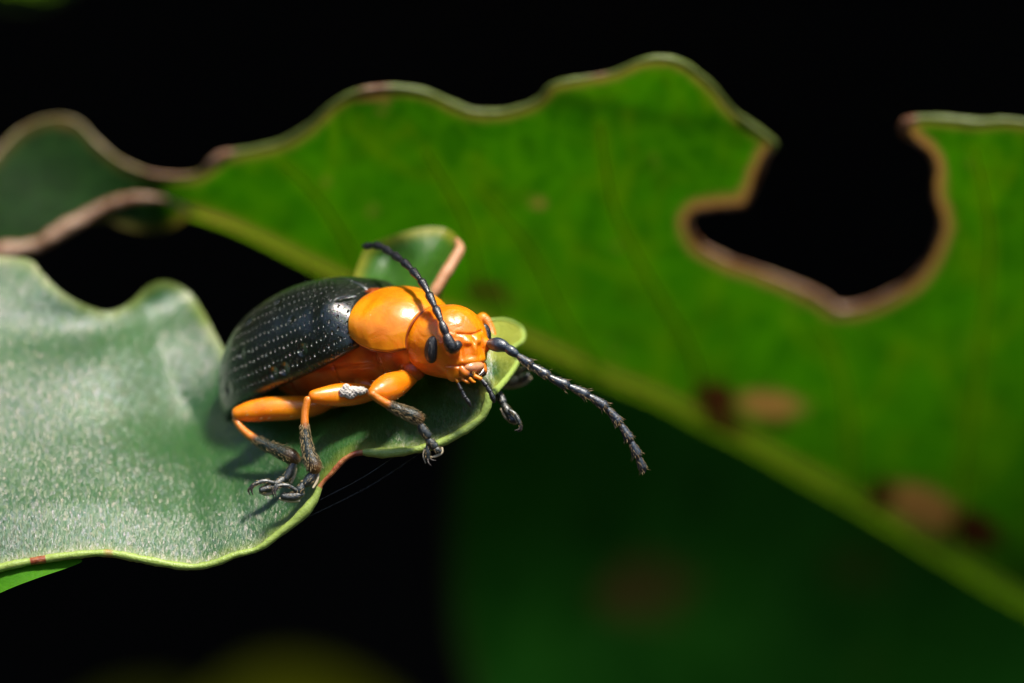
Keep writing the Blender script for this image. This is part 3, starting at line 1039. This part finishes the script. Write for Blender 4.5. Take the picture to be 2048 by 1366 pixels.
def ely_profiles(s):
    w = np.interp(s, [0, 0.03, 0.07, 0.13, 0.2, 0.35, 0.5], [1.40, 1.68, 1.88, 2.0, 2.05, 2.1, 2.14])
    w = np.where(s > 0.5, 2.14 * np.clip(1 - ((s - 0.5) / 0.5) ** 2.7, 0, 1) ** 0.5, w)
    zl = np.interp(s, [0, 0.1, 0.25, 0.5, 0.7, 0.85, 1.0], [0.08, -0.10, -0.26, -0.42, -0.58, -0.85, -1.25])
    zc = np.interp(s, [0, 0.03, 0.08, 0.15, 0.25, 0.35, 0.42], [1.18, 1.42, 1.66, 1.86, 2.02, 2.10, 2.11])
    zc = np.where(s > 0.42, zl + (2.11 + 0.37) * np.clip(1 - ((s - 0.42) / 0.58) ** 2.7, 0, 1) ** 0.5, zc)
    return w, zl, zc


def elytron(side):
    na, nv = 90, 54
    a = np.linspace(0, 1, na)
    s = np.sin(a * math.pi / 2 * 0.9985)
    w, zl, zc = ely_profiles(s)
    # smooth the piecewise profiles
    ker = np.exp(-np.linspace(-2, 2, 9) ** 2)
    ker /= ker.sum()

    def sm(v):
        e = np.concatenate([2 * v[0] - v[4:0:-1], v, 2 * v[-1] - v[-2:-6:-1]])
        return np.convolve(e, ker, 'valid')
    w, zl, zc = np.maximum(sm(w), 0.02), sm(zl), sm(zc)
    V, uv = [], []
    for i in range(na):
        row = []
        for k in (4, 3, 2, 1):           # inflexed lower border
            t = k / 4
            row.append((w[i] * (1 - 0.17 * t * t) + 0.02 * math.sin(t * 3.1), zl[i] - 0.16 * math.sin(t * 1.9)))
        for ph in np.linspace(0, math.pi / 2, nv):
            y = w[i] * math.cos(ph) ** 0.86 if ph < math.pi / 2 - 1e-6 else 0.0
            z = zl[i] + (zc[i] - zl[i]) * math.sin(ph) ** 0.84
            hb = 0.13 * math.exp(-((s[i] - 0.09) / 0.05) ** 2 - ((ph - 0.7) / 0.34) ** 2)
            y, z = y + hb * 0.7, z + hb
            row.append((y, z))
        # tuck down at the suture
        y, z = row[-1]
        row[-1] = (0.012, z - 0.05)
        # raised bead along the margin
        arc = np.concatenate([[0], np.cumsum(np.hypot(np.diff([p[0] for p in row]), np.diff([p[1] for p in row])))])
        fx = 0.10 * math.exp(-s[i] / 0.03)
        for k, (y, z) in enumerate(row):
            V.append((-LEN * s[i] + 0.1 - 0.22 * (1 - min(1, y / max(w[i], .05))) * math.exp(-s[i] / 0.08), y * side, z))
            uv.append((LEN * s[i], arc[k], 0))
    n = nv + 4
    F = [(i * n + j, i * n + j + 1, (i + 1) * n + j + 1, (i + 1) * n + j) for i in range(na - 1) for j in range(n - 1)]
    o = mk('elytron', B(V), F, M['elytra'], beetle, {'uvw': np.array(uv), 'q': np.array(V)}, flip=(side > 0))
    o['label'] = 'shiny black wing case pitted in rows, ' + ('on the side with the crumb-bearing leg' if side > 0 else 'on the far side, seen as a sliver')
    md = o.modifiers.new('thick', 'SOLIDIFY')
    md.thickness = 0.07 * MM
    md.offset = -1
    return o


elytron(1)
elytron(-1)

# scutellum
sc = np.array([(0.16, 0, 1.28), (0.1, 0.3, 1.22), (0.1, -0.3, 1.22), (-0.36, 0, 1.42), (0.0, 0, 1.47), (0.1, 0.15, 1.37), (0.1, -0.15, 1.37), (-0.15, 0.12, 1.38), (-0.15, -0.12, 1.38),
               (0, 0, 1.1)])
V = []
for (x, y, z) in sc:
    V.append((x, y, z))


def patch(fn, nu, nv):
    V = [fn(i / (nu - 1), j / (nv - 1)) for i in range(nu) for j in range(nv)]
    F = [(i * nv + j, i * nv + j + 1, (i + 1) * nv + j + 1, (i + 1) * nv + j) for i in range(nu - 1) for j in range(nv - 1)]
    return np.array(V), F


def scut(u, v):
    x = 0.22 - 0.62 * u
    w = 0.34 * (1 - u) ** 0.8
    y = (v - 0.5) * 2 * w
    return (x, y, 1.27 + 0.14 * u + 0.09 * math.sin(math.pi * v) * math.sin(math.pi * min(1, u + 0.25)))


V, F = patch(scut, 12, 11)
o = mk('scutellum', B(V), F, M['rim_red'], beetle, {'q': V}, flip=True)
md = o.modifiers.new('thick', 'SOLIDIFY')
md.thickness = 0.1 * MM

# pronotum: an arched shield with a thin raised border


def pron(s, v):
    """s: 0 hind margin .. 1 front margin; v: -1..1 across (positive towards the lens)."""
    a = abs(v)
    xc = np.interp(s, [0, 0.5, 1], [0.12, 1.15, 2.02])
    zc = np.interp(s, [0, 0.15, 0.35, 0.55, 0.75, 0.9, 1.0], [1.22, 1.24, 1.17, 1.02, 0.80, 0.55, 0.30])
    xl = np.interp(s, [0, 0.25, 0.5, 0.75, 1], [0.02, 0.36, 0.74, 1.16, 1.58])
    wl = np.interp(s, [0, 0.2, 0.45, 0.7, 0.88, 1], [1.58, 1.66, 1.68, 1.58, 1.42, 1.22])
    zl = np.interp(s, [0, 0.25, 0.5, 0.75, 1], [0.20, -0.12, -0.38, -0.56, -0.62])
    ph = a * math.pi / 2
    y = wl * math.sin(ph) ** 0.95
    z = zl + (zc - zl) * max(0.0, math.cos(ph)) ** 0.8
    x = xl + (xc - xl) * math.cos(ph) ** 1.2
    # shallow basal and lateral hollows
    z -= 0.10 * math.exp(-((s - 0.22) / 0.14) ** 2 - ((a - 0.45) / 0.2) ** 2)
    z -= 0.05 * math.exp(-((s - 0.55) / 0.12) ** 2 - ((a - 0.62) / 0.12) ** 2)
    return (x, y * (1 if v > 0 else -1), z)


def smooth_patch(V, nu, nv, it):
    G = V.reshape(nu, nv, 3).copy()
    for _ in range(it):
        H = G.copy()
        H[1:-1] = (G[2:] + G[:-2] + 2 * G[1:-1]) / 4
        H[:, 1:-1] = (H[:, 2:] + H[:, :-2] + 2 * H[:, 1:-1]) / 4
        G = H
    return G.reshape(-1, 3)


nu, nv = 49, 97
V, F = patch(lambda u, v: pron(u, v * 2 - 1), nu, nv)
V = smooth_patch(V, nu, nv, 6)
pronotum = mk('pronotum', B(V), F, M['orange'], beetle, {'q': V}, flip=True)
pronotum['label'] = 'shiny orange shield between head and wing cases'
md = pronotum.modifiers.new('thick', 'SOLIDIFY')
md.thickness = 0.07 * MM
md.offset = -1
G = V.reshape(nu, nv, 3)
for nm, ln in (('border', G[:, -1]), ('border', G[:, 0]), ('border', G[-1]), ('border', G[0])):
    c = catmull(B(ln), 70)
    gV, gF, s = tube_geo(c, np.full(70, 0.052), 8)
    mk(nm, gV, gF, M['rim_red'], pronotum, {'s': s})

# trunk: thorax and abdomen below the shields


def trunk(p):
    d = ell(p, (-2.0, 0, -0.25), (2.5, 1.62, 1.30))
    d = smin(d, ell(p, (-0.2, 0, -0.35), (1.5, 1.42, 1.30)), 0.3)
    d = smin(d, ell(p, (1.05, 0, -0.42), (1.15, 1.22, 1.02)), 0.25)
    d = smin(d, ell(p, (1.75, 0, -0.75), (0.75, 0.88, 0.78)), 0.2)
    for sd in (-1, 1):
        d = smin(d, ell(p, (1.15, sd * 0.62, -1.32), (0.36, 0.42, 0.36)), 0.14)
        d = smin(d, ell(p, (-0.62, sd * 0.85, -1.45), (0.40, 0.42, 0.34)), 0.14)
        d = smin(d, ell(p, (-2.0, sd * 0.75, -1.48), (0.42, 0.50, 0.30)), 0.14)
    # grooves between the plates of thorax and the rings of the abdomen
    for gx_, wd, dp in ((0.42, 0.05, 0.07), (-1.15, 0.05, 0.06), (-2.9, 0.04, 0.05), (-3.4, 0.04, 0.05), (-3.9, 0.04, 0.05)):
        lin = p[..., 0] - gx_ - 0.25 * (p[..., 2] + 0.6)
        d = d + dp * np.exp(-(lin / wd) ** 2)
    lin = p[..., 2] + 0.75 + 0.2 * p[..., 0] * (p[..., 0] < 0.4)
    d = d + 0.04 * np.exp(-(lin / 0.05) ** 2) * (p[..., 0] < 0.4)
    return d


V, F = surface_nets(trunk, (-4.8, -1.9, -2.0), (2.8, 1.9, 1.2), 0.055)
body = mk('trunk', B(V), F, M['orange_shaded'], beetle, {'q': V}, flip=True)
body['label'] = 'brownish orange thorax and belly, darkened for shade, under the shields'

# head ---------------------------------------------------------------
HC = P(905, 687, 0.3)
hn = np.array([0.62, -0.775, -0.10])
hn /= np.linalg.norm(hn)
hr = np.array([-0.80, -0.60, -0.10])
hr -= hn * (hr @ hn)
hr /= np.linalg.norm(hr)
hu = np.cross(hr, hn)
if hu[2] < 0:
    hu = -hu


def H(p):
    p = np.atleast_2d(np.asarray(p, float))
    return HC + p[:, :1] * hn + p[:, 1:2] * hr + p[:, 2:3] * hu


def head(p):
    x, y, z = p[..., 0], p[..., 1], p[..., 2]
    d = ell(p, (-0.05, 0, 0.05), (1.06, 1.12, 1.12))
    d = smin(d, ell(p, (-0.48, 0.24, 0.04), (1.02, 1.04, 1.04)), 0.15)
    d = smin(d, ell(p, (0.42, 0, -0.42), (0.68, 0.80, 0.66)), 0.18)
    d = smin(d, ell(p, (0.66, 0, -0.66), (0.46, 0.56, 0.40)), 0.12)
    for sd in (-1, 1):
        d = smin(d, ell(p, (0.92, sd * 0.18, 0.16), (0.15, 0.17, 0.12)), 0.08)        # frontal swellings
        d = smin(d, ell(p, (0.80, sd * 0.60, -0.02), (0.20, 0.22, 0.22)), 0.08)       # antennal sockets
        d = smin(d, ell(p, (0.62, sd * 0.50, -0.70), (0.30, 0.18, 0.34)), 0.08)       # cheeks
        d = d + 0.05 * np.exp(-((y - sd * 0.40) / 0.05) ** 2 - ((z + 0.1) / 0.3) ** 2) * (x > 0)
    d = smin(d, ell(p, (1.0, 0, -0.12), (0.14, 0.10, 0.30)), 0.08)                    # ridge between the antennae
    d = smin(d, ell(p, (0.98, 0, -0.40), (0.16, 0.42, 0.12)), 0.06)                   # clypeus
    d = d + 0.05 * np.exp(-((z - 0.36 - 0.12 * np.abs(y)) / 0.045) ** 2) * (x > 0) * (np.abs(y) < 0.5)
    d = d + 0.05 * np.exp(-((y) / 0.04) ** 2 - ((z - 0.2) / 0.14) ** 2) * (x > 0)
    d = d + 0.04 * np.exp(-((z + 0.53) / 0.035) ** 2) * (x > 0.6)
    return d


V, F = surface_nets(head, (-1.7, -1.4, -1.4), (1.4, 1.5, 1.4), 0.034)
headO = mk('head', H(V), F, M['orange_head'], beetle, {'q': V}, flip=True)
headO['label'] = 'glossy orange head'


def blob(name, c, r, axes, mat, parent, lump=0.0, n=20, power=1.0, fn=None):
    th = np.linspace(0, math.pi, n)
    ph = np.linspace(0, 2 * math.pi, n * 2, endpoint=False)
    V = []
    for a in th:
        for b_ in ph:
            k = np.array([math.sin(a) * math.cos(b_), math.sin(a) * math.sin(b_), math.cos(a)])
            k = k * np.array(r)
            if fn is not None:
                k = fn(k)
            V.append(k)
    V = np.array(V)
    if lump:
        V *= (1 + lump * fnoise(V[:, :2] * 10 + V[:, 2:] * 7, 2.0, 5))[:, None]
    Wd = np.asarray(c) + V @ np.array(axes)
    m = n * 2
    F = [(i * m + j, i * m + (j + 1) % m, (i + 1) * m + (j + 1) % m, (i + 1) * m + j) for i in range(n - 1) for j in range(m)]
    return mk(name, Wd, F, mat, parent, {'q': V})


for sd in (1, -1):
    def bean(k, sd=sd):
        k = k.copy()
        k[0] += -0.035 * (1 - (k[2] / 0.42) ** 2) * (k[0] > 0)       # kidney-shaped front edge
        return k
    out = hr * sd
    nrm = out * 0.93 + hn * 0.37
    nrm /= np.linalg.norm(nrm)
    fa = hn - nrm * (hn @ nrm)
    fa /= np.linalg.norm(fa)
    va = np.cross(nrm, fa)
    if va[2] < 0:
        va = -va
    va = va + 0.10 * fa
    va /= np.linalg.norm(va)
    c = H((0.285, sd * 0.985, -0.05 if sd > 0 else 0.12))[0]
    e = blob('eye', c, (0.245, 0.23, 0.42), np.array([fa, nrm, va]), M['eye'], headO, n=26, fn=bean)
    e['label'] = 'matt dark grey compound eye'
ax = np.array([hn, hr, hu])
blob('labrum', H((1.04, 0, -0.60))[0], (0.19, 0.36, 0.18), ax, M['labrum'], headO, 0.03)
for sd in (1, -1):
    V = [(0.90, 0.40 * sd, -0.62, 0.14), (1.04, 0.32 * sd, -0.78, 0.14), (1.10, 0.17 * sd, -0.86, 0.10), (1.12, 0.0 + 0.03 * sd, -0.88, 0.04)]
    c = catmull(np.array([[*H(v[:3])[0], v[3]] for v in V]), 12)
    gV, gF, s = tube_geo(c[:, :3], c[:, 3], 10)
    mk('mandible', gV, gF, M['mandible'], headO, {'s': s})
# mouth bristles
gs = []
for i in range(34):
    y = random.uniform(-0.42, 0.42)
    z = random.uniform(-0.78, -0.62)
    p = H((1.02 + 0.12 * math.cos(y * 3), y, z))[0]
    gs.append(hair_geo(p, 0.55 * hn - 0.9 * hu + 0.3 * RNG.normal() * hr, random.uniform(0.12, 0.24), 0.010))
V, F = join_geo(gs)
o = mk('mouth_bristle', V, F, M['hair_orange'], headO)
o['kind'] = 'stuff'
# palps
PALP = [[[(908, 755, -0.5, .05), (916, 764, -0.5, .055)], [(917, 767, -0.52, .05), (922, 779, -0.52, .075)], [(923, 780, -0.52, .05), (930, 795, -0.5, .08)],
         [(931, 796, -0.5, .06), (937, 804, -0.48, .075), (941, 812, -0.46, .045)]],
        [[(950, 752, -0.6, .06), (962, 758, -0.6, .06)], [(963, 759, -0.6, .05), (972, 770, -0.6, .085)], [(973, 771, -0.6, .05), (980, 783, -0.58, .085)],
         [(981, 784, -0.58, .07), (986, 796, -0.56, .09), (988, 804, -0.55, .05)]]]
for pl in PALP:
    pe = part_empty('palp', beetle)
    for i, sgm in enumerate(pl):
        tube('palp_segment', sgm, 9, M['orange_leg'] if i == 0 else M['black'], pe, 10)
for (pts) in ([(925, 758, -0.6, .05), (932, 763, -0.62, .05), (938, 766, -0.62, .035)], [(940, 757, -0.7, .05), (946, 763, -0.7, .045), (950, 764, -0.7, .03)]):
    tube('labial_palp', pts, 8, M['orange_leg'], headO, 8)

# antennae -----------------------------------------------------------
ANT = [([(917, 689, -0.85), (904, 695, -0.98), (892, 668, -1.0), (879, 634, -0.85), (864, 602, -0.4), (845, 566, 0.1), (815, 531, 0.9), (785, 508, 1.7), (757, 492, 2.4), (726, 493, 3.0)], M['black'],
        [0.10, 0.07, 0.085, 0.095, 0.095, 0.095, 0.095, 0.095, 0.09, 0.085, 0.09], 0.138, 'black antenna arching back over the shield', 9),
       ([(981, 688, -0.1), (1010, 694, -0.35), (1052, 723, -0.5), (1105, 757, -0.5), (1160, 783, -0.4), (1208, 812, -0.3), (1245, 855, -0.2), (1270, 900, -0.1), (1289, 944, 0.1)], M['skytint_black'],
        [0.085, 0.065, 0.085, 0.095, 0.105, 0.105, 0.105, 0.10, 0.095, 0.085, 0.085], 0.16, 'sky-tinted black bristly antenna held out to the front', 26)]
for pts, mat, lens, rad, lab, nh in ANT:
    ae = part_empty('antenna', beetle)
    ae['label'] = lab
    path = catmull(np.array([P(*p) for p in pts]), 220)
    ln = np.array(lens)
    cuts = np.concatenate([[0], np.cumsum(ln / ln.sum())])
    gs = []
    for i in range(11):
        a, b_ = cuts[i], cuts[i + 1]
        ii = np.linspace(a * 219, b_ * 219 - 0.6, 14)
        c = np.stack([np.interp(ii, np.arange(220), path[:, k]) for k in range(3)], 1)
        t = np.linspace(0, 1, 14)
        r = rad * (0.48 + 0.52 * np.clip(t * 1.15, 0, 1) ** 0.8 - 0.18 * np.clip((t - 0.86) / 0.14, 0, 1))
        if i == 0:
            r = rad * (1.05 + 0.35 * np.sin(math.pi * t))
        if i == 1:
            r = rad * (0.70 + 0.28 * np.sin(math.pi * t))
        if i == 10:
            r *= np.interp(t, [0, 0.7, 1], [1, 0.95, 0.45])
        gV, gF, s = tube_geo(c, r, 12)
        mk('antenna_segment', gV, gF, mat, ae, {'s': s})
        if i > 1:
            gs.append(hairs_on(c, r, nh * 2, 0.10 if nh > 10 else 0.05, 0.006, 1.0, 0.1, 0.95))
            gs.append(hairs_on(c, r, nh // 2, 0.17 if nh > 10 else 0.06, 0.009, 0.7, 0.86, 0.96))
    V, F = join_geo(gs)
    o = mk('antenna_bristle', V, F, M['hair'] if nh > 10 else M['black'], ae)
    o['kind'] = 'stuff'

# legs ---------------------------------------------------------------


def leg(label, femur, tibia, tarsus, claws, hair=140, pads=()):
    e = part_empty('leg', beetle)
    e['label'] = label
    c, r = px_path(femur, 34)
    V, F, s = tube_geo(c, r, 20, flat=0.9)
    mk('femur', V, F, M['orange_leg'], e, {'s': s})
    gs = [hairs_on(c, r, 46, 0.10, 0.006, 0.8, 0.15, 0.9)]
    c, r = px_path(tibia, 30)
    V, F, s = tube_geo(c, r, 16)
    mk('tibia', V, F, M['tibia'], e, {'s': s})
    gs.append(hairs_on(c, r, int(hair * 1.7), 0.12, 0.0075, 0.95, 0.34, 1.0))
    for sgm in tarsus:
        c, r = px_path(sgm, 12)
        V, F, s = tube_geo(c, r, 14, flat=0.75)
        mk('tarsus_segment', V, F, M['tarsus'], e, {'s': s})
        gs.append(hairs_on(c, r, 26, 0.09, 0.0055, 1.0, 0.1, 1.0))
    for sgm in pads:
        tube('foot_pad', sgm, 12, M['pad'], e, 10)
    for sgm in claws:
        tube('claw', sgm, 12, M['claw'], e, 8)
    V, F = join_geo(gs)
    o = mk('leg_bristle', V, F, M['hair'], e)
    o['kind'] = 'stuff'
    return e


# hind leg, near side
leg('orange hind leg folded below the wing case', [(662, 806, 2.2, .16), (630, 812, 2.1, .30), (585, 816, 2.0, .365), (540, 818, 2.0, .37), (500, 823, 2.0, .32), (474, 828, 2.0, .22)],
    [(470, 838, 2.0, .10), (484, 858, 1.85, .115), (512, 880, 1.6, .14), (548, 898, 1.3, .19), (582, 913, 1.0, .235), (592, 922, .95, .17)],
    [[(588, 926, .9, .10), (580, 944, .85, .14), (572, 958, .8, .12)], [(568, 958, .8, .10), (556, 966, .75, .14), (548, 971, .7, .12)],
     [(552, 970, .7, .10), (538, 976, .65, .13), (522, 980, .6, .10)], [(548, 966, .6, .06), (530, 962, .55, .065), (512, 967, .5, .07), (502, 974, .5, .06)]],
    [[(504, 972, .5, .045), (497, 980, .5, .035), (500, 990, .5, .012)], [(506, 970, .4, .045), (503, 980, .4, .035), (506, 990, .4, .012)]], 160,
    [[(592, 936, .95, .04), (588, 952, .9, .055), (582, 966, .85, .04)], [(520, 984, .7, .05), (532, 988, .7, .06), (546, 986, .7, .05)]])
# middle leg, near side
midleg = leg('orange middle leg with a white crumb stuck on it', [(742, 786, 1.15, .24), (715, 788, .95, .33), (680, 790, .75, .355), (650, 792, .55, .29), (626, 793, .42, .20)],
    [(616, 798, .4, .125), (610, 825, .35, .115), (610, 860, .28, .14), (616, 900, .2, .20), (627, 930, .12, .245), (631, 940, .1, .2)],
    [[(629, 944, .1, .11), (620, 957, .08, .16), (610, 968, .05, .13)], [(607, 968, .05, .10), (600, 979, .03, .15), (600, 988, .02, .12)],
     [(604, 988, .02, .10), (588, 993, .0, .15), (566, 993, -.02, .11)], [(594, 982, -.05, .06), (578, 972, -.1, .065), (560, 971, -.15, .07), (550, 976, -.18, .06)]],
    [[(551, 975, -.18, .045), (545, 983, -.2, .035), (548, 996, -.22, .012)], [(554, 974, -.28, .045), (550, 984, -.32, .035), (553, 995, -.34, .012)]], 220,
    [[(637, 946, .12, .035), (634, 962, .1, .045), (626, 976, .06, .035)], [(560, 997, .0, .05), (578, 1001, .0, .06), (598, 1001, .02, .05)]])
# front leg, near side
leg('orange front leg reaching over the leaf rim', [(822, 752, .55, .26), (800, 764, .2, .37), (778, 775, -.2, .43), (758, 783, -.55, .34), (747, 786, -.72, .21)],
    [(744, 787, -.80, .13), (760, 800, -.78, .125), (782, 812, -.70, .14), (808, 824, -.62, .19), (832, 834, -.55, .20), (842, 840, -.5, .14)],
    [[(840, 846, -.5, .10), (846, 860, -.48, .155), (856, 872, -.45, .15)], [(854, 876, -.45, .09), (862, 886, -.42, .14), (870, 893, -.4, .13)],
     [(866, 892, -.4, .07), (874, 899, -.4, .11), (880, 902, -.4, .08)], [(856, 888, -.42, .06), (855, 905, -.42, .09), (856, 918, -.42, .065)]],
    [[(855, 918, -.44, .035), (857, 926, -.5, .025), (862, 931, -.52, .01)], [(858, 916, -.38, .035), (864, 920, -.4, .025), (872, 921, -.42, .01)]], 220,
    [[(884, 896, -.36, .035), (883, 906, -.36, .045), (870, 913, -.36, .04), (862, 914, -.36, .03)], [(849, 896, -.36, .025), (847, 912, -.36, .03), (851, 926, -.36, .02)]])
# front leg, far side
leg('raised orange front leg behind the head with grey green shin', [(890, 738, 1.8, .24), (925, 700, 2.3, .34), (950, 660, 2.4, .30), (968, 636, 2.3, .2)],
    [(972, 638, 2.2, .13), (982, 660, 2.1, .13), (986, 690, 1.9, .16), (986, 725, 1.7, .19), (982, 755, 1.5, .20), (982, 768, 1.45, .15)],
    [[(986, 774, 1.4, .10), (998, 790, 1.3, .14), (1006, 804, 1.2, .13)], [(1006, 806, 1.2, .09), (1013, 818, 1.1, .13), (1020, 828, 1.05, .12)],
     [(1016, 828, 1.05, .09), (1024, 838, 1.0, .12), (1032, 842, 1.0, .08)], [(1018, 820, .9, .05), (1030, 828, .85, .055), (1038, 842, .8, .06), (1041, 852, .8, .05)]],
    [[(1041, 852, .8, .04), (1037, 859, .78, .03), (1029, 861, .76, .01)], [(1043, 851, .9, .04), (1042, 860, .9, .03), (1035, 864, .9, .01)]], 120,
    [[(1003, 818, 1.15, .05), (1010, 832, 1.1, .06), (1022, 844, 1.05, .05)], [(1020, 842, 1.1, .04), (1030, 846, 1.1, .05), (1037, 840, 1.1, .04)]])
# middle leg, far side
leg('far middle leg stepping on the leaf tip, only its foot showing', [(812, 757, 3.0, .22), (850, 748, 3.6, .30), (890, 735, 4.2, .28), (925, 722, 4.6, .18)],
    [(930, 724, 4.6, .11), (945, 736, 4.5, .12), (962, 750, 4.3, .17), (980, 760, 4.1, .2)],
    [[(984, 762, 4.0, .10), (998, 764, 3.9, .16), (1012, 762, 3.8, .13)], [(1012, 763, 3.8, .10), (1024, 763, 3.7, .15), (1036, 759, 3.6, .12)],
     [(1034, 760, 3.6, .09), (1046, 757, 3.5, .14), (1056, 751, 3.4, .09)], [(1034, 752, 3.4, .06), (1042, 741, 3.3, .065), (1056, 734, 3.2, .07), (1064, 738, 3.2, .05)]],
    [[(1064, 737, 3.2, .04), (1069, 742, 3.2, .03), (1070, 748, 3.2, .012)]], 90,
    [[(1000, 773, 3.9, .05), (1025, 773, 3.8, .055), (1048, 766, 3.6, .06), (1060, 756, 3.5, .05)]])
# hind leg, far side
leg('far hind leg under the belly, mostly hidden', [(735, 785, 3.7, .18), (722, 788, 4.0, .26), (708, 800, 3.9, .24), (696, 812, 3.6, .16)],
    [(695, 815, 3.5, .10), (690, 826, 3.1, .11), (686, 838, 2.7, .14), (684, 848, 2.4, .16)],
    [[(684, 852, 2.3, .09), (690, 862, 2.0, .12), (696, 868, 1.8, .1)], [(696, 868, 1.8, .08), (706, 872, 1.7, .1), (716, 873, 1.6, .08)]],
    [[(716, 873, 1.6, .03), (722, 875, 1.5, .02), (726, 878, 1.5, .01)]], 60)

# ------------------------------------------------------------------ white crumb on the middle thigh
crumb = thing('crumb', 'white lumpy crumb stuck on the orange middle leg of the beetle', 'crumb', P(704, 790, 0.4))


def crumb_f(p):
    d = ell(p, (-0.18, 0, -0.02), (0.26, 0.13, 0.17))
    d = smin(d, ell(p, (0.16, 0, 0.02), (0.27, 0.13, 0.14)), 0.07)
    d = smin(d, ell(p, (-0.20, -0.02, 0.14), (0.12, 0.10, 0.10)), 0.06)
    d = smin(d, ell(p, (-0.05, 0, -0.13), (0.13, 0.10, 0.10)), 0.06)
    n = np.sin(p[..., 0] * 23 + 1) * np.sin(p[..., 2] * 27) * np.sin(p[..., 1] * 19 + 2) + 0.6 * np.sin(p[..., 0] * 51) * np.sin(p[..., 2] * 47 + 1)
    return d + 0.014 * n


V, F = surface_nets(crumb_f, (-0.6, -0.35, -0.45), (0.6, 0.35, 0.45), 0.022)
mk('crumb_lump', P(706, 783, 0.42) + V, F, M['crumb'], crumb, {'q': V * 3})

# ------------------------------------------------------------------ twig outside the picture that carries both leaves
tw = thing('twig', 'brown twig that the leaves grow from', 'twig', P(-1500, 2600, 10))
b0 = (ROT.T @ np.array([-0.062, 0.03, GZ + 0.01])) / MM
pts = np.array([[*b0, 4.0], [-52, 18, -200, 3.2], [-46, 14, -60, 2.2], [-42, 13.5, 0, 1.8], [-40, 13, 60, 1.2]])
c = catmull(pts, 60)
V, F, s = tube_geo(c[:, :3], c[:, 3], 12, lump=0.03)
mk('stem', V, F, M['twig'], tw)
for a, bb in ((P(-1030, 1060, 12.5), np.array([-42.3, 13.5, -8])), (P(-560, 400, 11), np.array([-41.5, 13.4, 8]))):
    c = catmull(np.array([[*a, 0.5], [*((a + bb) / 2 + np.array([0, 0, 1.0])), 0.5], [*bb, 0.7]]), 20)
    V, F, s = tube_geo(c[:, :3], c[:, 3], 10)
    mk('leaf_stalk', V, F, M['rib'], tw, {'s': np.zeros(len(V))})
